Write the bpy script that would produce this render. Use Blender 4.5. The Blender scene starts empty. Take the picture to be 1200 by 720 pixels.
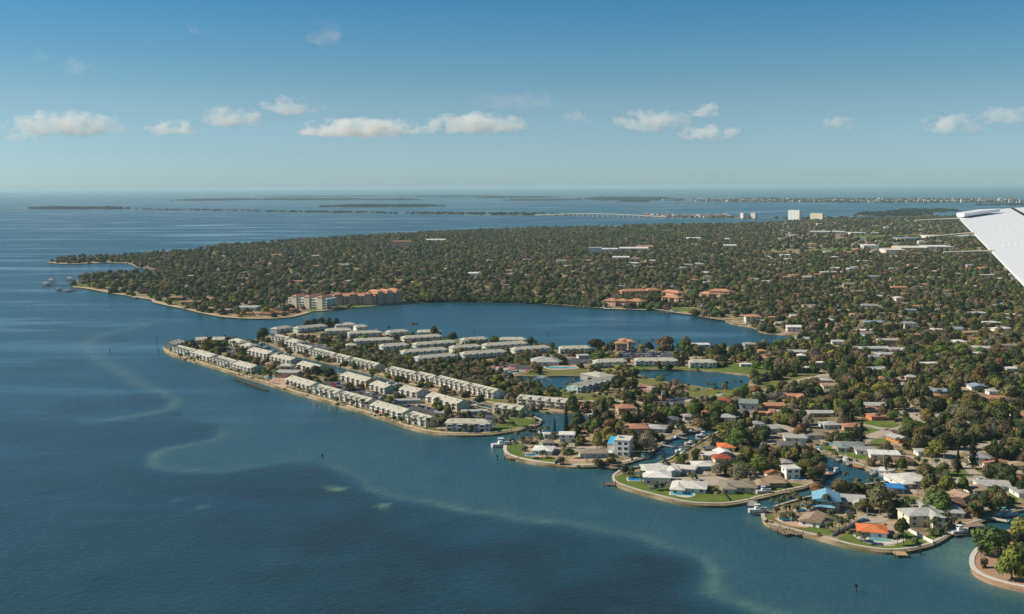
import bpy, bmesh, math, random
import numpy as np
from mathutils import Vector, Matrix
from mathutils.geometry import tessellate_polygon
R = math.radians
rnd = random.Random(11)
scene = bpy.context.scene
COL = scene.collection

# ------------------------------------------------------------------ camera
CAMZ = 160.0
FPX = 1287.0                                  # focal length in photo pixels (photo 1200 wide)
PITCH = math.atan((360 - 218.4) / FPX)
ROLL = R(0.31)
Fv = Vector((0, math.cos(PITCH), -math.sin(PITCH)))
R0 = Vector((1, 0, 0)); U0 = R0.cross(Fv)
Rc = R0 * math.cos(ROLL) - U0 * math.sin(ROLL)
Uc = R0 * math.sin(ROLL) + U0 * math.cos(ROLL)
CAM = Vector((0, 0, CAMZ))
cd = bpy.data.cameras.new('camera'); cam = bpy.data.objects.new('camera', cd); COL.objects.link(cam)
M = Matrix((Rc, Uc, -Fv)).transposed().to_4x4(); M.translation = CAM
cam.matrix_world = M
cd.sensor_fit = 'HORIZONTAL'; cd.sensor_width = 36; cd.lens = FPX / 1200 * 36
cd.clip_start = 0.1; cd.clip_end = 500000
scene.camera = cam

# ------------------------------------------------------------------ world, sun, exposure
SUN_EL = R(37)
SUN_VEC = Vector((-math.cos(R(5)) * math.cos(SUN_EL), math.sin(R(5)) * math.cos(SUN_EL), math.sin(SUN_EL)))
w = bpy.data.worlds.new('World'); scene.world = w; w.use_nodes = True
nt = w.node_tree; nt.nodes.clear()
sky = nt.nodes.new('ShaderNodeTexSky'); sky.sky_type = 'NISHITA'; sky.sun_disc = False
sky.sun_elevation = SUN_EL; sky.sun_rotation = math.atan2(SUN_VEC.x, SUN_VEC.y)
sky.altitude = 0; sky.air_density = 0.7; sky.dust_density = 0.3; sky.ozone_density = 6.0
# colour of the air by height above the horizon, the same all the way round
wtc = nt.nodes.new('ShaderNodeTexCoord'); wsp = nt.nodes.new('ShaderNodeSeparateXYZ'); nt.links.new(wtc.outputs['Generated'], wsp.inputs[0])
ramp = nt.nodes.new('ShaderNodeValToRGB'); nt.links.new(wsp.outputs['Z'], ramp.inputs[0]); cr = ramp.color_ramp
cr.elements[0].position = 0.0; cr.elements[0].color = (.84, .97, 1.0, 1); cr.elements[1].position = 0.16; cr.elements[1].color = (.47, .88, .85, 1)
el = cr.elements.new(0.07); el.color = (.90, .97, .80, 1); el = cr.elements.new(0.6); el.color = (.55, .74, .72, 1)
hsv = nt.nodes.new('ShaderNodeMix'); hsv.data_type = 'RGBA'; hsv.blend_type = 'MULTIPLY'; hsv.inputs['Factor'].default_value = 1.0
bg = nt.nodes.new('ShaderNodeBackground'); bg.inputs['Strength'].default_value = 0.089
wo = nt.nodes.new('ShaderNodeOutputWorld')
nt.links.new(sky.outputs[0], hsv.inputs['A']); nt.links.new(ramp.outputs[0], hsv.inputs['B']); nt.links.new(hsv.outputs['Result'], bg.inputs[0]); nt.links.new(bg.outputs[0], wo.inputs[0])
sl = bpy.data.lights.new('sun', 'SUN'); sl.energy = 5.0; sl.angle = R(0.5); sl.color = (1, 0.90, 0.74)
so = bpy.data.objects.new('sun', sl); COL.objects.link(so); so.rotation_euler = SUN_VEC.to_track_quat('Z', 'Y').to_euler()
so.location = (0, 0, 300)
vs = scene.view_settings
vs.view_transform = 'Standard'; vs.look = 'None'; vs.exposure = 0.25; vs.gamma = 1.0; vs.use_curve_mapping = False
scene.render.engine = 'CYCLES'
cy = scene.cycles
cy.use_denoising = True; cy.max_bounces = 8; cy.diffuse_bounces = 2; cy.glossy_bounces = 2; cy.transmission_bounces = 2
cy.volume_bounces = 6; cy.transparent_max_bounces = 4; cy.caustics_reflective = False; cy.caustics_refractive = False
cy.volume_step_rate = 1.0; cy.volume_max_steps = 128

# ------------------------------------------------------------------ pixel <-> place
LZ = 1.2
def G(px, py, z=LZ):
    d = Rc * ((px - 600) / FPX) + Uc * ((360 - py) / FPX) + Fv
    t = (z - CAMZ) / d.z
    return CAM + d * t
def PX(p):
    q = Vector(p) - CAM
    k = FPX / q.dot(Fv)
    return 600 + q.dot(Rc) * k, 360 - q.dot(Uc) * k
def MPP(p): return (Vector(p) - CAM).dot(Fv) / FPX          # metres per photo pixel

# ------------------------------------------------------------------ materials
MATS = {}
def mat(name, col, rough=0.8, var=0.0, scale=0.5, spec=0.3, metal=0.0, objcol=False, inst=False, island=0.0, col2=None, rand=0.0, trans=0.0, detail=4.0):
    if name in MATS: return MATS[name]
    m = bpy.data.materials.new(name); m.use_nodes = True; t = m.node_tree; n = t.nodes; l = t.links
    b = n['Principled BSDF']; b.inputs['Roughness'].default_value = rough; b.inputs['Metallic'].default_value = metal
    b.inputs['Specular IOR Level'].default_value = spec
    rgb = n.new('ShaderNodeRGB'); rgb.outputs[0].default_value = (*col, 1); out = rgb.outputs[0]
    if objcol:
        oi = n.new('ShaderNodeObjectInfo'); out = oi.outputs['Color']
    if inst:
        oi = n.new('ShaderNodeAttribute'); oi.attribute_type = 'INSTANCER'; oi.attribute_name = 'tint'; out = oi.outputs['Color']
    fac = None
    if var > 0 or col2:
        g = n.new('ShaderNodeNewGeometry'); nz = n.new('ShaderNodeTexNoise'); nz.inputs['Scale'].default_value = scale; nz.inputs['Detail'].default_value = detail
        nz.inputs['Roughness'].default_value = 0.65
        l.new(g.outputs['Position'], nz.inputs['Vector']); fac = nz.outputs['Fac']
    if col2:
        mr = n.new('ShaderNodeMapRange'); mr.inputs['From Min'].default_value = 0.42; mr.inputs['From Max'].default_value = 0.6
        l.new(fac, mr.inputs['Value']); mx = n.new('ShaderNodeMix'); mx.data_type = 'RGBA'
        l.new(mr.outputs[0], mx.inputs['Factor']); l.new(out, mx.inputs['A']); mx.inputs['B'].default_value = (*col2, 1); out = mx.outputs['Result']
    if var > 0:
        mr = n.new('ShaderNodeMapRange'); mr.inputs['From Min'].default_value = 0.3; mr.inputs['From Max'].default_value = 0.7
        mr.inputs['To Min'].default_value = 1 - var; mr.inputs['To Max'].default_value = 1 + var; l.new(fac, mr.inputs['Value'])
        h = n.new('ShaderNodeHueSaturation'); l.new(out, h.inputs['Color']); l.new(mr.outputs[0], h.inputs['Value']); out = h.outputs[0]
    if island > 0 or rand > 0:
        g = n.new('ShaderNodeNewGeometry'); mr = n.new('ShaderNodeMapRange'); a = max(island, rand)
        if island > 0: l.new(g.outputs['Random Per Island'], mr.inputs['Value'])
        else:
            oi = n.new('ShaderNodeObjectInfo'); l.new(oi.outputs['Random'], mr.inputs['Value'])
        mr.inputs['To Min'].default_value = 1 - a; mr.inputs['To Max'].default_value = 1 + a
        h = n.new('ShaderNodeHueSaturation'); l.new(out, h.inputs['Color']); l.new(mr.outputs[0], h.inputs['Value']); out = h.outputs[0]
    l.new(out, b.inputs['Base Color'])
    if trans > 0:
        tr = n.new('ShaderNodeBsdfTranslucent'); l.new(out, tr.inputs['Color']); ms = n.new('ShaderNodeMixShader'); ms.inputs[0].default_value = trans
        l.new(b.outputs[0], ms.inputs[1]); l.new(tr.outputs[0], ms.inputs[2]); l.new(ms.outputs[0], n['Material Output'].inputs['Surface'])
    MATS[name] = m
    return m
C = {  # surface colours; some bluish ones hold the shade of townhouse fronts
 'white': (.78, .77, .73), 'offwhite': (.70, .68, .62), 'cream': (.70, .63, .47), 'yellow': (.68, .59, .32), 'pink': (.60, .36, .27),
 'palepink': (.72, .62, .58), 'shade_violet': (.56, .54, .62), 'aqua': (.40, .54, .52), 'blue': (.46, .56, .62), 'green': (.36, .50, .40),
 'teal': (.12, .36, .34), 'tan': (.42, .31, .21), 'peach': (.60, .36, .24), 'orange': (.58, .24, .08), 'grey': (.34, .34, .33), 'palegreen': (.50, .56, .44),
 'ltgrey': (.46, .46, .44), 'dkgrey': (.15, .15, .16), 'terracotta': (.74, .22, .08), 'tile': (.46, .24, .15), 'red': (.38, .10, .06), 'brown': (.22, .13, .09),
 'rust': (.34, .16, .09), 'bluemetal': (.22, .46, .60), 'tarp': (.06, .26, .58), 'bluegrey': (.28, .36, .44), 'greengrey': (.24, .29, .26), 'taupe': (.30, .26, .20), 'salmon': (.52, .27, .16), 'thgrey': (.54, .52, .43)}
def wallm(c): return mat('wall_' + c, C[c], .85, .06, .6)
def roofm(c): return mat('roof_' + c, tuple(v * .84 for v in C[c]), .75, .24, .45, spec=.25, detail=8)
GLASS = mat('window_glass', (.035, .045, .055), .12, spec=.6)
WHITE = mat('white_trim', (.74, .73, .70), .6, .03)
CONC = mat('concrete', (.46, .41, .34), .9, .14, .35)
WOOD = mat('weathered_wood', (.26, .19, .14), .9, .2, 1.5)
DARKW = mat('dark_piling', (.06, .05, .045), .9, .2, 2)
METAL = mat('grey_metal', (.35, .36, .37), .45, metal=.4)
RUBBER = mat('black_rubber', (.02, .02, .02), .8)
LEAF = mat('foliage', (.06, .08, .03), .75, objcol=True, island=.24, trans=.22, spec=.15)
LEAF_I = mat('wood_foliage', (.06, .08, .03), .75, inst=True, island=.24, trans=.22, spec=.15)
FROND = mat('palm_frond', (.07, .095, .035), .6, objcol=True, island=.3, trans=.15, spec=.25)
BARK = mat('bark', (.13, .10, .075), .9, .2, 3)
OBJC = mat('painted', (.5, .5, .5), .45, objcol=True, spec=.5)

# ------------------------------------------------------------------ mesh helpers
class MB:
    def __init__(s): s.v = []; s.f = []; s.mi = []
    def quad(s, a, b, c, d, m=0):
        i = len(s.v); s.v += [tuple(a), tuple(b), tuple(c), tuple(d)]; s.f.append((i, i + 1, i + 2, i + 3)); s.mi.append(m)
    def poly(s, pts, m=0):
        i = len(s.v); s.v += [tuple(p) for p in pts]; s.f.append(tuple(range(i, i + len(pts)))); s.mi.append(m)
    def box(s, x0, x1, y0, y1, z0, z1, m=0):
        i = len(s.v)
        s.v += [(x0, y0, z0), (x1, y0, z0), (x1, y1, z0), (x0, y1, z0), (x0, y0, z1), (x1, y0, z1), (x1, y1, z1), (x0, y1, z1)]
        for f in ((0, 3, 2, 1), (4, 5, 6, 7), (0, 1, 5, 4), (1, 2, 6, 5), (2, 3, 7, 6), (3, 0, 4, 7)):
            s.f.append(tuple(i + k for k in f)); s.mi.append(m)
    def hexa(s, p, m=0):                       # 8 points: bottom 4 then top 4
        i = len(s.v); s.v += [tuple(q) for q in p]
        for f in ((0, 3, 2, 1), (4, 5, 6, 7), (0, 1, 5, 4), (1, 2, 6, 5), (2, 3, 7, 6), (3, 0, 4, 7)):
            s.f.append(tuple(i + k for k in f)); s.mi.append(m)
    def cyl(s, p, q, r0, r1=None, n=6, m=0, cap=True):
        r1 = r0 if r1 is None else r1
        p = Vector(p); q = Vector(q); d = (q - p).normalized()
        a = d.orthogonal().normalized(); b = d.cross(a); i = len(s.v)
        for c, r in ((p, r0), (q, r1)):
            for k in range(n):
                t = 2 * math.pi * k / n; s.v.append(tuple(c + (a * math.cos(t) + b * math.sin(t)) * r))
        for k in range(n):
            s.f.append((i + k, i + (k + 1) % n, i + n + (k + 1) % n, i + n + k)); s.mi.append(m)
        if cap: s.f.append(tuple(i + n + k for k in range(n))); s.mi.append(m)
    def mesh(s, name, mats):
        me = bpy.data.meshes.new(name); me.from_pydata(s.v, [], s.f)
        for m in (mats if isinstance(mats, (list, tuple)) else [mats]): me.materials.append(m)
        if any(s.mi): me.polygons.foreach_set('material_index', s.mi)
        me.update(); return me
    def build(s, name, mats, parent=None): return obj(name, s.mesh(name, mats), parent)
def obj(name, me, parent=None, loc=None, rz=None, sc=None):
    o = bpy.data.objects.new(name, me); COL.objects.link(o)
    if parent is not None: o.parent = parent
    if loc is not None: o.location = loc
    if rz is not None: o.rotation_euler = (0, 0, rz)
    if sc is not None: o.scale = sc
    return o
THINGS = []      # (object, base label, px, py)  labels get finished at the end
def reg(o, label, cat, group=None, at=None, lm=True):
    o['category'] = cat
    if group: o['group'] = group
    p = at if at is not None else o.location
    x, y = PX(p); THINGS.append([o, label, x, y, lm]); return o
def empty(name, loc, rz=0.0):
    o = bpy.data.objects.new(name, None); o.empty_display_size = 0.5; COL.objects.link(o); o.location = loc; o.rotation_euler = (0, 0, rz); return o
def struct(o, kind='structure'): o['kind'] = kind; return o
def smooth_px(pts, k=3, closed=False):
    P = [Vector((*p, 0)) for p in pts]; n = len(P); out = []
    rng = range(n if closed else n - 1)
    for i in rng:
        p0 = P[(i - 1) % n] if closed or i > 0 else P[0]; p1 = P[i]; p2 = P[(i + 1) % n]
        p3 = P[(i + 2) % n] if closed or i + 2 < n else P[n - 1]
        for j in range(k):
            t = j / k
            q = 0.5 * ((2 * p1) + (p2 - p0) * t + (2 * p0 - 5 * p1 + 4 * p2 - p3) * t * t + (3 * p1 - p0 - 3 * p2 + p3) * t ** 3)
            out.append((q.x, q.y))
    if not closed: out.append((P[-1].x, P[-1].y))
    return out
_BB = {}
def bbox(poly):
    k = id(poly)
    if k not in _BB:
        q = np.asarray(poly, float); _BB[k] = (q[:, 0].min(), q[:, 0].max(), q[:, 1].min(), q[:, 1].max(), poly)
    return _BB[k]
def pip1(poly, x, y):
    b_ = bbox(poly)
    if not (b_[0] <= x <= b_[1] and b_[2] <= y <= b_[3]): return False
    ins = False; xj, yj = poly[-1]
    for xi, yi in poly:
        if (yi > y) != (yj > y) and x < (xj - xi) * (y - yi) / (yj - yi) + xi: ins = not ins
        xj, yj = xi, yi
    return ins
def pip(poly, x, y):
    b_ = bbox(poly); x = np.asarray(x, float); y = np.asarray(y, float); sel = (x >= b_[0]) & (x <= b_[1]) & (y >= b_[2]) & (y <= b_[3]); out = np.zeros(x.shape, bool)
    if sel.any(): out[sel] = pip_raw(poly, x[sel], y[sel])
    return out
def pip_raw(poly, x, y):
    p = np.asarray(poly, float); x = np.asarray(x, float); y = np.asarray(y, float); ins = np.zeros(x.shape, bool); n = len(p); j = n - 1
    for i in range(n):
        xi, yi = p[i]; xj, yj = p[j]
        if yi != yj:
            c = ((yi > y) != (yj > y)) & (x < (xj - xi) * (y - yi) / (yj - yi) + xi); ins ^= c
        j = i
    return ins
def sheet(name, pxs, z, m, holes=(), thick=0.0, k=1):
    rings = [smooth_px(pxs, k, True) if k > 1 else pxs] + [smooth_px(h, k, True) if k > 1 else h for h in holes]
    g = [[G(x, y, z) for x, y in r] for r in rings]
    flat = [p for r in g for p in r]
    tris = tessellate_polygon([[Vector((p.x, p.y, 0)) for p in r] for r in g])
    mb = MB(); mb.v = [tuple(p) for p in flat]
    for t in tris:
        a, b, c = (flat[i] for i in t)
        if (b - a).cross(c - a).z < 0: t = (t[0], t[2], t[1])
        mb.f.append(tuple(t)); mb.mi.append(0)
    if thick:
        for r in g:
            for i in range(len(r)):
                a = r[i]; b = r[(i + 1) % len(r)]; d = Vector((0, 0, thick))
                mb.quad(a - d, b - d, b, a)
    return mb.build(name, m)
# ------------------------------------------------------------------ shorelines (photo pixels, unprojected to the ground)
SH_FAR = [(57, 307), (75, 309), (105, 308.5), (125, 307.5), (150, 308.5), (160, 312.5), (172, 314.5), (186, 317), (178, 319.5), (150, 320.5), (120, 322), (100, 326), (88, 330.5), (84, 334),
          (88, 336.5), (100, 337.5), (115, 340), (130, 343), (150, 346), (165, 349), (180, 351), (183, 354), (195, 357), (215, 361), (235, 366), (262, 371), (290, 373), (318, 373), (338, 371.5),
          (350, 369), (362, 365.5), (382, 364), (417, 360.5), (450, 357.5), (485, 354.5), (525, 353.5), (570, 353.5), (610, 354.5), (637, 355.7), (680, 359), (707, 361), (760, 363), (775, 363.5), (797, 367), (825, 370.5), (848, 375),
          (860, 380), (884, 384), (890, 388), (904, 391), (942, 394)]
SH_BAY = [(942, 394), (938, 399), (915, 404), (880, 408), (840, 410), (790, 410), (740, 409), (700, 409), (670, 410), (650, 409), (630, 406.5), (605, 405), (580, 402.5), (540, 399), (500, 394.5), (455, 390), (420, 387), (380, 384), (355, 383), (345, 386), (330, 390), (315, 393), (304, 395), (300, 398), (305, 400.5)]
SH_CANAL_N = [(305, 400.5), (316, 403), (326, 408), (333, 411.7), (345, 416), (361, 420), (380, 424.5), (397, 428.6), (413, 432.7), (432, 437), (452, 442.5), (469, 448.7), (496, 455), (522, 461.5), (551, 468), (580, 475), (600, 479), (630, 481), (660, 483.7), (685, 485), (700, 488), (690, 493), (672, 500), (660, 504)]
# going the other way round the left finger is a separate polygon
SH_P1 = [(660, 504), (650, 508), (640, 509.5), (628, 511.5), (612, 515), (600, 519), (592, 523.5), (591, 530), (595, 534.5), (607, 539), (627, 543), (650, 546), (673, 547.4), (697, 547.2), (728, 544.5), (745, 540), (758, 536)]
SH_CANAL2 = [(758, 536), (765, 531), (771, 525), (782, 517), (790, 513.5), (800, 509.5), (815, 506), (830, 503), (845, 502), (848, 505), (836, 511), (824, 517.5), (812, 525), (800, 532), (788, 538), (776, 543.5), (764, 548), (750, 549.5), (738, 550.5)]
SH_P2 = [(738, 550.5), (726, 554), (719, 559.5), (719, 565), (725, 569.5), (741, 575), (758, 580), (782, 586), (800, 590), (817, 592.3), (840, 593), (851, 592.6), (865, 590.7), (879, 588), (888, 585), (902, 582), (917, 578), (942, 573)]
SH_BASIN = [(942, 573), (955, 567), (967, 560.5), (970, 555), (964, 548), (960, 541), (957, 535), (965, 532.5), (980, 535), (990, 539.5), (1000, 543.5), (1010, 547.5), (1022, 551.5), (1034, 554), (1044, 558.5), (1046, 564), (1036, 567), (1010, 571), (985, 576), (960, 582), (940, 587), (920, 592.5), (906, 597), (898, 600.5)]
SH_P3 = [(898, 600.5), (893.5, 604.5), (894, 610), (903, 616.7), (924, 622.5), (938, 626), (962, 632), (979, 636.5), (998, 641.5), (1023, 646), (1044, 647.6), (1064, 646.3), (1082, 642.5), (1093, 639), (1105, 633), (1114, 627)]
SH_C4 = [(1114, 627), (1124, 621), (1135, 616.5), (1150, 612), (1165, 606.5), (1185, 601), (1205, 597), (1290, 588)]
MAIN = smooth_px(SH_FAR, 3)[:-1] + smooth_px(SH_BAY, 3)[:-1] + smooth_px(SH_CANAL_N, 3)[:-1] + smooth_px(SH_P1, 4)[:-1] + smooth_px(SH_CANAL2, 3)[:-1] + smooth_px(SH_P2, 4)[:-1] + smooth_px(SH_BASIN, 3)[:-1] + smooth_px(SH_P3, 4)[:-1] + smooth_px(SH_C4, 2)
MAIN += [(1500, 560), (1700, 420), (1900, 300), (2000, 252), (1600, 251), (1300, 250), (1200, 250), (1120, 252.5), (1060, 255), (1010, 256), (960, 257.5), (900, 261.5), (825, 263), (755, 264.5), (705, 266.5), (650, 267.5), (600, 269), (550, 271), (500, 273), (450, 276), (400, 279), (350, 282), (300, 286), (260, 288), (225, 295), (185, 297), (155, 299.5), (132, 301.5), (100, 302), (62, 305)]
FINGER = [(192.5, 407.5), (192, 410.5), (196, 414), (205, 417.5), (220, 422), (240, 428), (260, 434), (280, 440.3), (310, 449.2), (333, 457), (357, 464), (380, 470), (403, 477), (427, 484.3), (450, 491.5), (475, 500.6), (492, 505), (510, 508.7), (533, 510.3), (557, 510.3), (580, 508.9), (605, 505), (620, 501.5), (632, 497.5),
          (634, 494), (626, 490.5), (617, 488.5), (600, 486.5), (580, 482.5), (560, 478), (545, 474), (530, 470), (510, 464.5), (480, 458.5), (460, 455), (440, 450), (420, 445), (397, 439.5), (380, 434), (350, 425.5), (330, 420), (312, 414), (305, 408.5), (298, 403), (292, 400), (280, 398), (260, 397), (240, 398), (225, 400), (212, 402), (200, 404.8)]
FINGER_S = smooth_px(FINGER, 3, True)
ISLET = [(1290, 614), (1205, 618), (1180, 621), (1160, 627), (1152, 636), (1147, 644), (1141, 650), (1137.5, 657), (1137.5, 665), (1142, 672), (1155, 679.5), (1175, 686), (1200, 691.5), (1240, 698), (1330, 712), (1500, 700), (1480, 600)]
ISLET_S = smooth_px(ISLET[:-2], 3) + ISLET[-2:]
POND_A = [(600, 441), (625, 441), (660, 440.5), (685, 441), (688, 444), (680, 447.5), (674, 451), (664, 455), (652, 458), (637, 457), (624, 453.5), (612, 449), (600, 446)]
POND_B = [(735, 434), (760, 433.2), (800, 433.5), (840, 435.5), (865, 438), (880, 440.5), (879, 446), (872, 452), (855, 456), (835, 455.5), (822, 453.5), (806, 451), (790, 449.5), (775, 446), (762, 442.5), (745, 438.5)]
LANDM = mat('ground', (.19, .160, .085), .95, .3, .07, col2=(.35, .275, .185), spec=.1, detail=8)
land = struct(sheet('mainland', MAIN, LZ, LANDM, holes=[smooth_px(POND_A, 3, True), smooth_px(POND_B, 3, True)], thick=3))
finger = struct(sheet('peninsula_ground', FINGER_S, LZ, LANDM, thick=3))
islet = struct(sheet('islet_ground', ISLET_S, LZ, mat('dry_soil', (.36, .24, .155), .95, .2, .4, spec=.1), thick=3))

# ------------------------------------------------------------------ the sea: one disc to the horizon, bed growth stored per vertex
def seg_dist(P, line):
    d = np.full(len(P), 1e9)
    for (a, b) in zip(line[:-1], line[1:]):
        a = np.array(a); b = np.array(b); ab = b - a; t = np.clip(((P - a) @ ab) / max(ab @ ab, 1e-9), 0, 1)
        d = np.minimum(d, np.hypot(*(P - a - t[:, None] * ab).T))
    return d
def gl(pxs, z=0, k=3): return [tuple(G(x, y, z).xy) for x, y in smooth_px(pxs, k)]
radii = [130 * 1.010 ** i for i in range(300)]
while radii[-1] < 120000: radii.append(radii[-1] * 1.12)
angs = list(np.arange(-34, 34.01, .3)) + list(np.arange(36, 326, 5.0)); angs = [R(a) for a in angs]
na = len(angs); V = [(0, 0, 0)]; Fc = []
for r in radii: V += [(r * math.sin(a), r * math.cos(a), 0) for a in angs]
for k in range(na): Fc.append((0, 1 + (k + 1) % na, 1 + k))
for i in range(len(radii) - 1):
    for k in range(na):
        a = 1 + i * na + k; b = 1 + i * na + (k + 1) % na; Fc.append((a, b, b + na, a + na))
me = bpy.data.meshes.new('sea'); me.from_pydata(V, [], Fc); me.update()
P = np.array(V)[:, :2]
LINE1 = [(253, 509), (248, 514), (230, 518), (195, 525), (178, 533), (178, 541), (190, 549), (210, 551), (250, 550), (290, 547), (320, 542), (350, 540), (378, 541), (395, 549), (415, 562), (432, 575), (470, 583), (520, 589), (600, 603), (680, 619), (750, 636), (800, 650), (832, 668), (842, 690), (870, 705), (935, 722), (990, 760)]
LINE2 = [(190, 457), (202, 468), (203, 476), (185, 483), (150, 488), (104, 494)]
LINE3 = [(172, 380), (150, 385), (118, 394), (104, 403), (112, 415), (150, 440), (190, 457)]
GRASS = [(-900, 470), (0, 480), (104, 494), (150, 488), (185, 483), (203, 476), (215, 490), (248, 500), (253, 509), (230, 518), (195, 525), (178, 533)] + LINE1[5:] + [(1100, 1200), (-900, 1200)]
nearm = (np.hypot(*P.T) < 2600) & (P[:, 1] > 0)
gp = np.array([tuple(G(x, y, 0).xy) for x, y in GRASS])
grass = np.zeros(len(P)); shoal = np.zeros(len(P))
Pn = P[nearm]
def wob(A, s, ph): return np.sin(A[:, 0] / s + ph) * np.cos(A[:, 1] / (s * .8) - ph * 1.7) + .6 * np.sin(A[:, 0] / (s * .37) + A[:, 1] / (s * .5) + ph) + .4 * np.cos(A[:, 0] / (s * .19) - A[:, 1] / (s * .23) + 2 * ph)
Pn = Pn + np.stack([wob(Pn, 38, .3), wob(Pn, 41, 2.1)], 1) * 3.2
ins = pip(gp, Pn[:, 0], Pn[:, 1])
de = seg_dist(Pn, gl(LINE1)); de2 = seg_dist(Pn, gl(LINE2)); de3 = seg_dist(Pn, gl(LINE3))
gx = np.where(ins, np.clip(np.minimum(de, np.minimum(de2, de3)) / 14, 0, 1), 0)
# fades out to the west and with distance
fade = np.clip((1050 - Pn[:, 1]) / 350, 0, 1) * np.clip(.95 + .2 * wob(Pn, 60, 1.1), .6, 1)
gx = gx * fade * np.clip((Pn[:, 0] + 480) / 380, .55, 1)
for (cx, cy_, rx, ry, a) in ((165, 470, 34, 9, .8), (90, 478, 40, 12, .6), (222, 504, 30, 6, .8), (60, 430, 50, 10, .4), (130, 400, 30, 6, .5), (30, 385, 60, 6, .35), (230, 345, 60, 6, .25)):
    c = np.array(G(cx, cy_, 0).xy); ex = abs(G(cx + rx, cy_, 0).x - c[0]); ey = abs(G(cx, cy_ - ry, 0).y - c[1])
    q = ((Pn[:, 0] - c[0]) / ex) ** 2 + ((Pn[:, 1] - c[1]) / ey) ** 2; gx = np.maximum(gx, a * np.clip(1.3 - q, 0, 1))
sx = np.exp(-(de / 3.4) ** 2) * np.clip(.46 + .22 * wob(Pn, 55, .9), .12, .8) + np.exp(-(de2 / 5) ** 2) * .5 + np.exp(-(de3 / 9) ** 2) * .42
sx += np.where(~ins, np.exp(-de / 90) * .20, 0)
for sh, wd, am in ((FINGER[3:24], 10, .35), (SH_P1[6:], 9, .4), (SH_P2[2:], 9, .4), (SH_P3, 10, .5), (ISLET[4:14], 16, .85), (SH_FAR[13:34], 16, .3)):
    dd = seg_dist(Pn, gl(sh)); sx = np.maximum(sx, am * np.exp(-(dd / wd) ** 2))
for (cx, cy_, rx, ry) in ((383, 573, 17, 2.2), (388, 576, 9, 1.5), (448, 594, 16, 2.6), (210, 589, 14, 1.2), (232, 599, 14, 1.4)):
    c = np.array(G(cx, cy_, 0).xy); ex = abs(G(cx + rx, cy_, 0).x - c[0]); ey = abs(G(cx, cy_ - ry, 0).y - c[1])
    q = ((Pn[:, 0] - c[0]) / ex) ** 2 + ((Pn[:, 1] - c[1]) / ey) ** 2; sx += 1.6 * np.clip(1.2 - q, 0, 1) * (1 if cy_ < 597 and cx > 300 else .35)
grass[nearm] = gx; shoal[nearm] = np.clip(sx, 0, 1.6)
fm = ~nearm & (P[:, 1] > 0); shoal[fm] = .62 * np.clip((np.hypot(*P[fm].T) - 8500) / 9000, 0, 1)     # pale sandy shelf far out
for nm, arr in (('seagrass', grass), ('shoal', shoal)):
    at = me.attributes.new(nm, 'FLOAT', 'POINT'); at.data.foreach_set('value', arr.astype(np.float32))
wm = bpy.data.materials.new('bay_water'); wm.use_nodes = True; t = wm.node_tree; n = t.nodes; l = t.links; b = n['Principled BSDF']
def nd(tp, **k):
    x = n.new(tp)
    for a, v in k.items(): setattr(x, a, v)
    return x
def mth(op, a, bb=None):
    x = nd('ShaderNodeMath', operation=op)
    for i, v in enumerate((a, bb)):
        if v is None: continue
        if isinstance(v, (int, float)): x.inputs[i].default_value = v
        else: l.new(v, x.inputs[i])
    return x.outputs[0]
def mixc(f, a, bb):
    x = nd('ShaderNodeMix', data_type='RGBA'); l.new(f, x.inputs['Factor'])
    for s, v in (('A', a), ('B', bb)):
        if isinstance(v, tuple): x.inputs[s].default_value = (*v, 1)
        else: l.new(v, x.inputs[s])
    return x.outputs['Result']
geo = nd('ShaderNodeNewGeometry')
def noise(sc, det, stretch=None, rough=.6):
    nz = nd('ShaderNodeTexNoise'); nz.inputs['Scale'].default_value = sc; nz.inputs['Detail'].default_value = det; nz.inputs['Roughness'].default_value = rough
    if stretch:
        mp = nd('ShaderNodeMapping'); mp.inputs['Scale'].default_value = stretch; mp.inputs['Rotation'].default_value = (0, 0, R(8)); l.new(geo.outputs['Position'], mp.inputs['Vector']); l.new(mp.outputs[0], nz.inputs['Vector'])
    else: l.new(geo.outputs['Position'], nz.inputs['Vector'])
    return nz.outputs['Fac']
def mrange(v, a, b_, c, d):
    x = nd('ShaderNodeMapRange'); l.new(v, x.inputs['Value'])
    for i, q in enumerate((a, b_, c, d)): x.inputs[i + 1].default_value = q
    return x.outputs[0]
ag = nd('ShaderNodeAttribute', attribute_name='seagrass').outputs['Fac']; ash = nd('ShaderNodeAttribute', attribute_name='shoal').outputs['Fac']
n1 = noise(.02, 6); n2 = noise(.006, 4)
gf = mth('MULTIPLY', ag, mrange(n1, .32, .58, .5, 1.0))
base = mixc(mrange(n2, .35, .65, 0, 1), (.014, .066, .094), (.018, .082, .108))
base = mixc(gf, base, (.014, .030, .038))
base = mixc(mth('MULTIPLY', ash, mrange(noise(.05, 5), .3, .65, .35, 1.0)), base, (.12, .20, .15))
l.new(base, b.inputs['Base Color'])
slick = noise(1.0, 6, (.0009, .0052, 1), .55); slk0 = mrange(slick, .56, .66, 0, 1); slk = mth('MAXIMUM', slk0, mrange(noise(1.0, 5, (.0028, .0105, 1), .6), .52, .66, 0, .8))
l.new(mrange(slk, 0, 1, .32, .12), b.inputs['Roughness']); b.inputs['IOR'].default_value = 1.33
b.inputs['Specular IOR Level'].default_value = .5
bmp = nd('ShaderNodeBump'); bmp.inputs['Distance'].default_value = 1.0
l.new(mrange(slk, 0, 1, .5, .08), bmp.inputs['Strength'])
h = mth('ADD', mth('MULTIPLY', noise(.35, 3), .9), mth('MULTIPLY', noise(.05, 3), .7))
l.new(h, bmp.inputs['Height']); l.new(bmp.outputs[0], b.inputs['Normal'])
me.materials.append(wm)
struct(obj('sea', me))

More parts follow.
